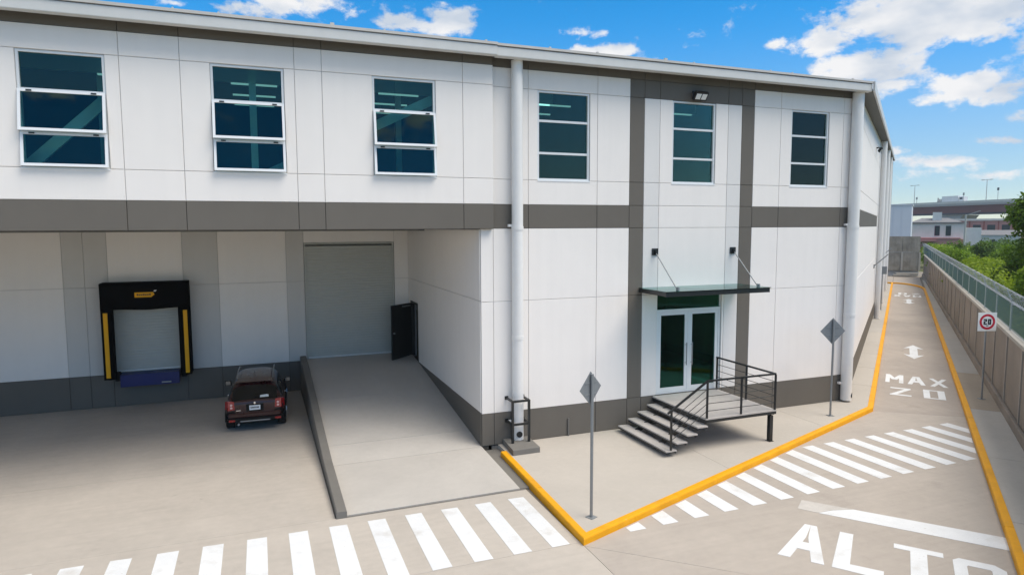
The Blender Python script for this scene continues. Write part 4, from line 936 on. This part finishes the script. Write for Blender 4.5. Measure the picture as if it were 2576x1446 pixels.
car('dark maroon compact SUV parked nose in by the ramp wall', (-5.82, 4.16), rad(-2.5))

# ------------------------------------------------------------------ boundary wall and fence
bw = thing('boundary_wall', 'long grey brown precast concrete boundary wall beside the lane', 'wall', (WB[0], WB[1], 0))
def wp(s, d=0, z=0): q = WB + WD*s + WN*d; return (q[0], q[1], z)
PITCH = 2.9; s0 = -13.5; NP = 29; WT = 2.46
def wbox(b, sa, sb, da, db, za, zb): b.add([wp(s, d, z) for z in (za, zb) for s, d in ((sa,da),(sb,da),(sb,db),(sa,db))], [(0,1,2,3),(7,6,5,4),(4,5,1,0),(5,6,2,1),(6,7,3,2),(7,4,0,3)])
for k in range(NP):
    a = s0+k*PITCH
    b = MB(); wbox(b, a+.075, a+PITCH-.075, -.16, 0, .02, WT); b.build('wall_panel', 'prec', bw)
    b = MB(); wbox(b, a-.07, a+.07, -.17, .035, .0, WT); b.build('wall_post', 'precpost', bw)
b = MB(); wbox(b, s0, s0+NP*PITCH, .0, .11, -.1, .30); b.build('footing', 'prec', bw, bevel=.03)
for k in range(NP):
    a = s0+k*PITCH; b = MB(); wbox(b, a+.008, a+PITCH-.008, -.22, .06, WT+.003, WT+.12); b.build('coping', 'coping', bw, bevel=.01)
fc = thing('chain_link_fence', 'green chain link fence with razor wire on top of the boundary wall', 'fence', wp(0, -.1, WT+.12))
FZ0, FZ1 = WT+.12, 3.52
me = None
for k in range(26):
    s = -9.4+3.42*k
    if me is None:
        b = MB(); b.tube(wp(s,-.09,FZ0), wp(s,-.09,FZ1), .032, 8); b.bar(wp(s,-.09,FZ1), wp(s,.06,FZ1+.40), .04, .04); po = b.build('fence_post', 'fencepost', fc); me = po.data; pl0 = po.location.copy()
    else:
        po = bpy.data.objects.new('fence_post', me); col.objects.link(po); po.parent = fc; po.location = pl0 + Vector((WD[0], WD[1], 0))*(3.42*k)
for z in (FZ1, FZ0+.04):
    b = MB(); b.tube(wp(-12,-.09,z), wp(72,-.09,z), .024 if z > 3 else .012, 8); b.build('fence_rail', 'razor', fc)
V = []; F = []; r = .0032; H = FZ1-FZ0-.05; sp_ = .085
for k in range(int(84/sp_)):
    for sg in (-1, 1):
        sa = -12+k*sp_; sb = sa+sg*H*.62; o_ = len(V)
        for (s, z) in ((sa, FZ0+.04), (sb, FZ1)):
            for (ds_, dd) in ((-r, 0), (r, -r), (r, r)): V.append(wp(s+ds_, -.09+dd+sg*.003, z))
        F += [(o_,o_+1,o_+4,o_+3), (o_+1,o_+2,o_+5,o_+4), (o_+2,o_,o_+3,o_+5)]
b = MB(); b.add(V, F); o_ = b.build('chain_mesh', 'fencewire', fc); o_['kind'] = 'stuff'
b = MB(); ph = np.arange(0, 84/.27*2*math.pi, 2*math.pi/9); rr = .165
cs = [np.array(wp(-12+p/(2*math.pi)*.27+.05*math.sin(3.1*p), -.02+rr*math.cos(p), FZ1+.20+rr*math.sin(p))) for p in ph]
b.path(cs, .006, 3); o_ = b.build('razor_coil', 'razor', fc); o_['kind'] = 'stuff'
V = []; F = []
for i, c_ in enumerate(cs):
    if i % 5: continue
    o_ = len(V); w = RNG.normal(size=3)*.035; w2 = RNG.normal(size=3)*.02
    V += [tuple(c_-w), tuple(c_+w), tuple(c_+w2)]; F.append((o_,o_+1,o_+2))
b = MB(); b.add(V, F); o_ = b.build('razor_barbs', 'razor', fc); o_['kind'] = 'stuff'
# end wall of weathered panels across the far end of the lane
ew = thing('end_wall', 'tall weathered concrete end wall across the far end of lane', 'wall', (66, 42, 0))
e0 = np.array((69.9, 40.3)); ed = np.array((-.76, .65)); en_ = np.array((-.65, -.76))
def ep(u, d, z): q = e0+ed*u+en_*d; return (q[0], q[1], z)
def ebox(b, ua, ub, da, db, za, zb): b.add([ep(u, d, z) for z in (za, zb) for u, d in ((ua,da),(ub,da),(ub,db),(ua,db))], [(3,2,1,0),(4,5,6,7),(0,1,5,4),(1,2,6,5),(2,3,7,6),(3,0,4,7)])
for k in range(9):
    for z0, z1 in ((.55, 2.78), (2.80, 4.72)):
        b = MB(); ebox(b, k*1.9-.0, k*1.9+1.88, -.18, 0+(.03 if z0 > 2 else 0), z0, z1); b.build('wall_panel', 'oldwall', ew)
    b = MB(); ebox(b, k*1.9-.1, k*1.9+.1, 0.002, .09, .55, 2.78); b.build('wall_post', 'coping', ew)
b = MB(); ebox(b, 0, 17, -.3, -.19, -.3, .55); b.build('footing', 'joint', ew)
b = MB(); ebox(b, .3, 2.6, .3, .9, -.1, .28); tag(b.build('concrete_block', 'coping', bevel=.02), 'taller pale concrete block against the foot of the end wall', 'block')
b = MB(); ebox(b, 1.2, 3.0, .93, 1.33, -.1, .1); tag(b.build('concrete_block', 'coping', bevel=.02), 'low flat concrete block lying in front of the taller block', 'block')

# ------------------------------------------------------------------ buildings, bridge and street furniture beyond the wall
def ap(u, dist):
    d = px_dir(u, 600); h = np.array((d[0], d[1])); h /= np.linalg.norm(h); return CAM[:2]+h*dist
class Frame:
    """local frame standing at P, u to the right as seen from the yard, d towards the yard"""
    def __init__(s, P, facing):
        s.P = np.array((P[0], P[1])); f = np.array(facing, float); f /= np.linalg.norm(f); s.d = f; s.u = np.array((-f[1], f[0]))
    def pt(s, u, d, z): q = s.P+s.u*u+s.d*d; return (q[0], q[1], z)
    def box(s, b, u0, u1, d0, d1, z0, z1, m=0):
        b.add([s.pt(u, d, z) for z in (z0, z1) for u, d in ((u0,d0),(u1,d0),(u1,d1),(u0,d1))], [(0,1,2,3),(7,6,5,4),(4,5,1,0),(5,6,2,1),(6,7,3,2),(7,4,0,3)], m)
FX = lambda n, c, r=.8: surf(n, c, r, ((.2, .08), (1.5, .08)), bump=None)
MAT.update(housewhite=FX('render white', (.66, .63, .60, 1)), housepink=FX('render pink', (.55, .27, .25, 1)), houseroof=FX('grey roof sheets', (.20, .20, .21, 1)), paneldark=FX('dark window', (.03, .045, .05, 1), .3), greenframe=FX('green shutter', (.015, .07, .05, 1), .5), redframe=FX('red shutter', (.12, .02, .05, 1), .5),
           brick=FX('red brick', (.33, .10, .085, 1)), brick2=FX('pink render', (.48, .24, .22, 1)), shedwhite=surf('white shed cladding', (.66, .69, .74, 1), .55, ((.1, .03), (1, .02)), streak=.03, bump=None), steelred=FX('red brown girder', (.14, .035, .032, 1), .6), bridgegrey=FX('bridge concrete', (.34, .34, .345, 1)), bridgepale=FX('bridge parapet', (.55, .55, .53, 1)), navy=FX('dark girder flange', (.025, .03, .045, 1)), pole=FX('pale pole', (.40, .41, .40, 1)), truckwhite=FX('truck white', (.74, .75, .76, 1), .4), tank=FX('water tank', (.62, .63, .62, 1)))
# white shed behind the end wall
fs = Frame((74.5, 48.0), (-.80, -.60))
sh = thing('white_shed', 'plain white clad shed rising behind the end wall', 'shed', fs.pt(0, 0, 0))
b = MB(); fs.box(b, -16, 2.2, -10, 0, -.3, 8.75); b.build('wall', 'shedwhite', sh)
for k in range(18):
    b = MB(); fs.box(b, -15.9+k*1.0, -15.86+k*1.0, .002, .03, .2, 8.7); b.build('cladding_rib', 'shedwhite', sh)
b = MB(); fs.box(b, -16.1, 2.3, -10.1, .1, 8.76, 8.9); b.build('roof_trim', 'shedwhite', sh)
# white house with two tall windows
fh = Frame((116.2, 71.6), (-.81, -.587))
hs = thing('white_house', 'two storey white house with tall shuttered windows under the bridge', 'house', fh.pt(0, 0, 0))
b = MB(); fh.box(b, -4.6, 4.2, -6, 0, -.4, 6.45); b.build('wall', 'housewhite', hs)
b = MB(); fh.box(b, -4.8, 4.4, -6.2, .25, 6.45, 6.65); b.add([fh.pt(-4.8,.3,6.66), fh.pt(3.6,.3,6.66), fh.pt(3.6,-6.2,6.66), fh.pt(-4.8,-6.2,6.66), fh.pt(-3.0,-3,7.5), fh.pt(1.4,-3,7.5)], [(0,1,5,4),(1,2,5),(2,3,4,5),(3,0,4)]); rf_ = b.build('roof', 'houseroof', hs)
for u, mt in ((-.35, 'redframe'), (1.45, 'greenframe')):
    b = MB(); fh.box(b, u-.42, u+.42, .003, .06, 4.1, 6.0); w = b.build('window', mt, hs); b = MB(); fh.box(b, u-.30, u+.42, .061, .08, 4.2, 5.9); b.build('pane', 'paneldark', w)
b = MB(); fh.box(b, -4.7, 3.4, .0, 1.2, 3.55, 3.75); fh.box(b, -3.4, -.4, .1, 1.9, 3.1, 3.35); b.build('terrace', 'housepink', hs)
b = MB(); fh.box(b, -3.0, 4.0, .005, 1.0, -.3, 3.5); b.build('ground_floor', 'brick2', hs)
b = MB(); fh.box(b, -1.2, .3, -2.6, -1.2, 7.0, 8.6); b.build('water_tank', 'tank', hs)
b = MB(); fh.box(b, 4.21, 6.6, -5, -.4, -.3, 5.6); b.build('side_annex', 'tank', hs)
# pink red block
fr2 = Frame((163.5, 91.5), (-.84, -.54))
pk = thing('red_block', 'low red and pink block seen below the bridge deck', 'building', fr2.pt(0, 0, 0))
b = MB(); fr2.box(b, -9, 9, -8, 0, -.4, 7.2); b.build('wall', 'brick2', pk)
for k in range(6):
    b = MB(); fr2.box(b, -8.4+k*2.9, -8.15+k*2.9, .003, .2, .2, 7.1); b.build('pilaster', 'brick', pk)
    if k < 5:
        b = MB(); fr2.box(b, -7.6+k*2.9, -6.0+k*2.9, .003, .06, 4.2, 6.2); b.build('window', 'paneldark', pk)
b = MB(); fr2.box(b, -9.3, 9.3, -8.2, .3, 7.2, 7.7); b.build('parapet', 'housewhite', pk)
b = MB(); fr2.box(b, -12, -9.02, -5, 3, -.4, 4.6); b.build('side_wing', 'brick', pk)
f3 = Frame((146, 84.5), (-.82, -.57))
wl = thing('low_white_house', 'low white house with grey roof in front of the red block', 'house', f3.pt(0, 0, 0))
b = MB(); f3.box(b, -1.5, 8, -5, 0, -.4, 3.9); b.build('wall', 'housewhite', wl)
b = MB(); b.add([f3.pt(-1.7,.3,3.9), f3.pt(8.2,.3,3.9), f3.pt(8.2,-5.2,3.9), f3.pt(-1.7,-5.2,3.9), f3.pt(-1.7,-2.5,5.0), f3.pt(8.2,-2.5,5.0)], [(0,1,5,4),(1,2,5),(2,3,4,5),(3,0,4)]); b.build('roof', 'houseroof', wl)
for u in (.6, 3.0, 5.4):
    b = MB(); f3.box(b, u-.5, u+.5, .003, .05, 1.4, 2.9); b.build('window', 'paneldark', wl)
# elevated motorway
B0 = ap(2275, 365); B1 = ap(2560, 324); bd = (B1-B0)/np.linalg.norm(B1-B0); BL = np.linalg.norm(B1-B0); bn = np.array((-bd[1], bd[0]))
if bn @ (CAM[:2]-B0) < 0: bn = -bn
def bp(s, d, z): q = B0+bd*s+bn*d; return (q[0], q[1], z)
def bbox_(b, s0, s1, d0, d1, z0, z1, z0b=None): 
    V = [bp(s, d, z) for z in (z0, z1) for s, d in ((s0,d0),(s1,d0),(s1,d1),(s0,d1))]
    b.add(V, [(0,1,2,3),(7,6,5,4),(4,5,1,0),(5,6,2,1),(6,7,3,2),(7,4,0,3)] if np.cross(bd, bn) < 0 else [(3,2,1,0),(4,5,6,7),(0,1,5,4),(1,2,6,5),(2,3,7,6),(3,0,4,7)])
br = thing('motorway_bridge', 'elevated road bridge with a red brown steel girder far away', 'bridge', bp(30, 0, 0))
b = MB(); bbox_(b, -3, BL+120, -11, 1.2, 14.5, 15.4); b.build('deck', 'bridgegrey', br)
b = MB(); bbox_(b, -3, BL+120, .95, 1.25, 15.4, 16.4); b.build('parapet', 'bridgepale', br)
b = MB(); bbox_(b, 2, BL+120, -.2, .1, 11.4, 14.5); b.build('girder', 'steelred', br)
b = MB(); bbox_(b, 2, BL+120, -8.6, -8.3, 11.2, 14.5); b.build('girder', 'steelred', br)
b = MB(); bbox_(b, 2, BL+120, -.45, .35, 10.6, 11.4); b.build('girder_flange', 'navy', br)
for s in (.42*BL, 1.9*BL):
    b = MB(); V = [bp(s+q, d, z) for z, w_ in ((5.0, 2.2), (10.59, 7.5)) for q, d in ((-w_,-8.5),(w_,-8.5),(w_,-.5),(-w_,-.5))]
    b.add(V, [(3,2,1,0),(4,5,6,7),(0,1,5,4),(1,2,6,5),(2,3,7,6),(3,0,4,7)]); b.build('pier_head', 'bridgegrey', br); b = MB(); bbox_(b, s-2.2, s+2.2, -7, -2, -1, 5.0); b.build('pier', 'bridgegrey', br)
for s, lab in ((-.5, 'thin double arm street lamp on the bridge, left one'), (.66*BL, 'thin double arm street lamp on the bridge, right one')):
    t = thing('street_lamp', lab, 'street lamp', bp(s, -4.8, 15.4), 'street lamps along the bridge')
    b = MB(); b.tube(bp(s,-4.8,15.4), bp(s,-4.8,25.0), .17, 8, .10); b.build('mast', 'pole', t)
    b = MB(); b.bar(bp(s-2.0,-4.8,25.0), bp(s+2.0,-4.8,25.0), .3, .14); b.bar(bp(s-2.6,-4.8,25.0), bp(s-1.4,-4.8,25.05), .5, .24); b.bar(bp(s+1.4,-4.8,25.05), bp(s+2.6,-4.8,25.0), .5, .24); b.build('lamp_arm', 'pole', t)
T0 = .33*BL
tr = thing('truck', 'white box truck driving along the bridge', 'truck', bp(T0+4, -2.5, 15.4))
b = MB(); bbox_(b, T0, T0+8.5, -3.8, -1.4, 16.4, 18.9); b.build('cargo_box', 'truckwhite', tr)
b = MB(); bbox_(b, T0+8.8, T0+11.1, -3.7, -1.5, 16.1, 18.4); cb = b.build('cab', 'truckwhite', tr); b = MB(); bbox_(b, T0+9.3, T0+10.7, -1.495, -1.47, 17.3, 18.1); b.build('window', 'paneldark', cb)
for s in (1.5, 2.9, 7.5, 10.1):
    b = MB(); b.tube(bp(T0+s,-1.35,15.95), bp(T0+s,-1.7,15.95), .5, 14); b.build('wheel', 'rubber', tr)
for s, h, w_, lab in ((.12*BL, 3.2, .9, 'small grey sign board on the bridge left of the truck'), (.56*BL, 4.0, .8, 'small grey sign board on the bridge right of the truck'), (.84*BL, 5.2, .9, 'taller dark sign post on the bridge near the tree')):
    t = thing('bridge_sign', lab, 'sign', bp(s, .5, 15.4)); b = MB(); b.tube(bp(s,.5,15.4), bp(s,.5,15.4+h), .1, 6); b.build('post', 'pole', t); b = MB(); b.bar(bp(s-w_/2,.52,15.4+h), bp(s+w_/2,.52,15.4+h), .1, 1.1); b.build('board', 'navy' if h > 5 else 'bridgegrey', t)
t = thing('rooftop_sign', 'long low grey roof sign behind the bridge parapet', 'sign', bp(.2*BL, -10, 15.4)); b = MB(); R0 = .13*BL
for k in range(8): bbox_(b, R0+k*.95, R0+.65+k*.95, -10.2, -10, 17.2, 18.3+(.5 if k == 0 else 0))
b.build('sign_letters', 'bridgegrey', t); b = MB(); bbox_(b, R0-.5, R0+8, -10.5, -10.25, 15.41, 17.2); b.build('sign_frame', 'bridgegrey', t)
# pole beside the house
t = thing('utility_pole', 'pale utility pole with lamp arm in front of the bridge pier', 'pole', (93.4, 51.05, 0)); b = MB(); b.tube((93.4,51.05,-.3), (93.4,51.05,7.6), .17, 10, .11); b.build('shaft', 'pole', t); b = MB(); b.bar((93.4,51.05,7.5), (94.4,49.6,8.2), .12, .1); b.build('lamp_arm', 'pole', t)

# ------------------------------------------------------------------ vegetation beyond the wall
def leaves(centers, radii, n, size, rng, hollow=.55):
    """leaf-sized quads spread through overlapping ellipsoids, denser towards the outside"""
    centers = np.array(centers, float); radii = np.array(radii, float); vol = radii.prod(1)**.8; pick = rng.choice(len(centers), n, p=vol/vol.sum())
    d = rng.normal(size=(n, 3)); d /= np.linalg.norm(d, axis=1)[:, None]; r = hollow+(1-hollow)*rng.random(n)**.6; r *= 1+.22*rng.standard_normal(n)*.5
    P = centers[pick]+d*radii[pick]*r[:, None]
    nrm = d*.6+rng.normal(size=(n, 3))*.7+np.array((0, 0, .5)); nrm /= np.linalg.norm(nrm, axis=1)[:, None]
    a = np.cross(nrm, rng.normal(size=(n, 3))); a /= np.linalg.norm(a, axis=1)[:, None]; c = np.cross(nrm, a)
    L = (size*(.6+.8*rng.random(n)))[:, None]; W = L*.55
    V = np.stack([P-a*L*.5, P+c*W*.5-a*L*.05, P+a*L*.5, P-c*W*.5-a*L*.05], 1).reshape(-1, 3)
    return V
def leafobj(name, V, mat, parent=None):
    n = len(V)//4; lo, hi = V.min(0), V.max(0); c = (lo+hi)/2
    if parent is None: c[2] = lo[2]
    me = bpy.data.meshes.new(name); me.vertices.add(len(V)); me.vertices.foreach_set('co', (V-c).astype(np.float32).ravel())
    me.loops.add(4*n); me.loops.foreach_set('vertex_index', np.arange(4*n, dtype=np.int32)); me.polygons.add(n); me.polygons.foreach_set('loop_start', np.arange(0, 4*n, 4, dtype=np.int32)); me.polygons.foreach_set('loop_total', np.full(n, 4, np.int32)); me.update(calc_edges=True)
    me.materials.append(MAT[mat]); o = bpy.data.objects.new(name, me); col.objects.link(o)
    if parent is not None: o.parent = parent; o.location = Vector(c)-WPOS[parent.name]
    else: o.location = c
    WPOS[o.name] = Vector(c); return o
def tree(name, label, cat, P, h, r, trunk_h, n, size, mat, seed, group='trees and shrubs beyond the wall', flatz=1.0):
    rng = np.random.default_rng(seed); t = thing(name, label, cat, (P[0], P[1], -.36), group)
    nb = 16; C = []; R = []
    for k in range(nb):
        a = rng.uniform(0, 2*math.pi); rr = r*.72*math.sqrt(rng.random()); zz = trunk_h+(h-trunk_h)*(.15+.72*rng.random()); sh_ = 1-.55*((zz-trunk_h)/(h-trunk_h))
        C.append((P[0]+rr*sh_*math.cos(a), P[1]+rr*sh_*math.sin(a), zz)); q = r*rng.uniform(.26, .46); R.append((q, q, q*.75*flatz))
    C.append((P[0], P[1], (trunk_h+h)/2)); R.append((r*.6, r*.6, (h-trunk_h)*.42))
    leafobj('crown', leaves(C, R, n, size, rng), mat, t)
    b = MB(); z0 = -.36; tr_ = max(.06, r*.055); b.tube((P[0],P[1],z0), (P[0]+.1*r*rng.uniform(-1,1),P[1]+.1*r*rng.uniform(-1,1),trunk_h+(h-trunk_h)*.45), tr_, 9, tr_*.5)
    for k in range(7):
        c = C[k]; b.tube((P[0],P[1],trunk_h*(.55+.06*k)), c, tr_*.42, 6, tr_*.14)
    b.build('trunk', 'bark', t); return t
TREES = [('tall_tree', 'tall dense green tree at the right edge of the picture', 'tree', ap(2636, 47), 8.8, 2.7, 2.0, 13000, .22, 'leafdark', 3),
         ('broadleaf_tree', 'dark rounded tree just behind the razor wire at the right', 'tree', ap(2590, 56), 4.9, 2.1, .9, 8000, .21, 'leafdark', 5),
         ('broadleaf_tree', 'lighter green young tree right behind the fence near the speed sign', 'tree', ap(2640, 40), 4.9, 1.8, .8, 7000, .18, 'leaf', 8),
         ('shrub', 'bright yellow green shrub in the middle of the field beyond fence', 'shrub', ap(2480, 66), 3.2, 2.6, .3, 7000, .22, 'leafyellow', 12),
         ('shrub', 'wide bright green shrub nearest the fence corner', 'shrub', ap(2400, 84), 3.3, 3.2, .3, 7000, .26, 'leaf', 14),
         ('shrub', 'dark green bush at the foot of the utility pole', 'shrub', ap(2416, 96), 4.4, 1.5, .4, 5000, .24, 'leafdark', 17),
         ('shrub', 'dark round bush below the low white house', 'shrub', ap(2478, 108), 3.9, 2.4, .5, 6000, .26, 'leafdark', 21),
         ('shrub', 'pale olive bush between the pole and the tall tree', 'shrub', ap(2530, 88), 3.8, 2.2, .4, 6000, .24, 'leaf', 25),
         ('shrub', 'small bright bush beside the white house terrace', 'shrub', ap(2352, 118), 3.2, 2.4, .3, 5000, .3, 'leaf', 29)]
for a in TREES: tree(*a)
rng = np.random.default_rng(33)
n = 5200; cen = []; rr = []
for k in range(520):
    u = rng.uniform(2318, 2800); dist = rng.uniform(34, 135)**1.0; p = ap(u, dist); off = (p-WB)@WN
    if off > -1.8: continue
    z = rng.uniform(.3, 1.2)+.8*math.sin(p[0]*.13)*math.cos(p[1]*.17)+.8; q = rng.uniform(.9, 2.0); cen.append((p[0], p[1], z)); rr.append((q, q, q*.62))
o_ = leafobj('undergrowth', leaves(cen, rr, 70000, .26, rng, .5), 'leafyellow'); o_['kind'] = 'stuff'; tag(o_, 'tangled bright green undergrowth filling the field beyond the wall', 'undergrowth')
cen2 = []; rr2 = []
for k in range(160):
    u = rng.uniform(2330, 2900); dist = rng.uniform(120, 190); p = ap(u, dist); z = rng.uniform(.6, 2.2); q = rng.uniform(1.4, 2.6); cen2.append((p[0], p[1], z)); rr2.append((q, q, q*.7))
o_ = leafobj('hedgerow', leaves(cen2, rr2, 26000, .45, rng, .5), 'leafdark'); o_['kind'] = 'stuff'; tag(o_, 'dark far off scrub in front of the bridge', 'scrub')

# ------------------------------------------------------------------ thin haze over the whole place
b = MB(); b.box(-120, 420, -120, 420, -1.5, 32)
hz = b.build('haze', 'terrain'); hz.data.materials.clear(); hm = bpy.data.materials.new('haze'); hm.use_nodes = True; hm.node_tree.nodes.clear()
pv = hm.node_tree.nodes.new('ShaderNodeVolumePrincipled'); pv.inputs['Color'].default_value = (.82, .90, 1.0, 1); pv.inputs['Density'].default_value = .00035; pv.inputs['Anisotropy'].default_value = .2
ho = hm.node_tree.nodes.new('ShaderNodeOutputMaterial'); hm.node_tree.links.new(pv.outputs[0], ho.inputs['Volume']); hz.data.materials.append(hm)
hz['kind'] = 'stuff'; hz['label'] = 'thin pale haze filling the air'; hz['category'] = 'haze'
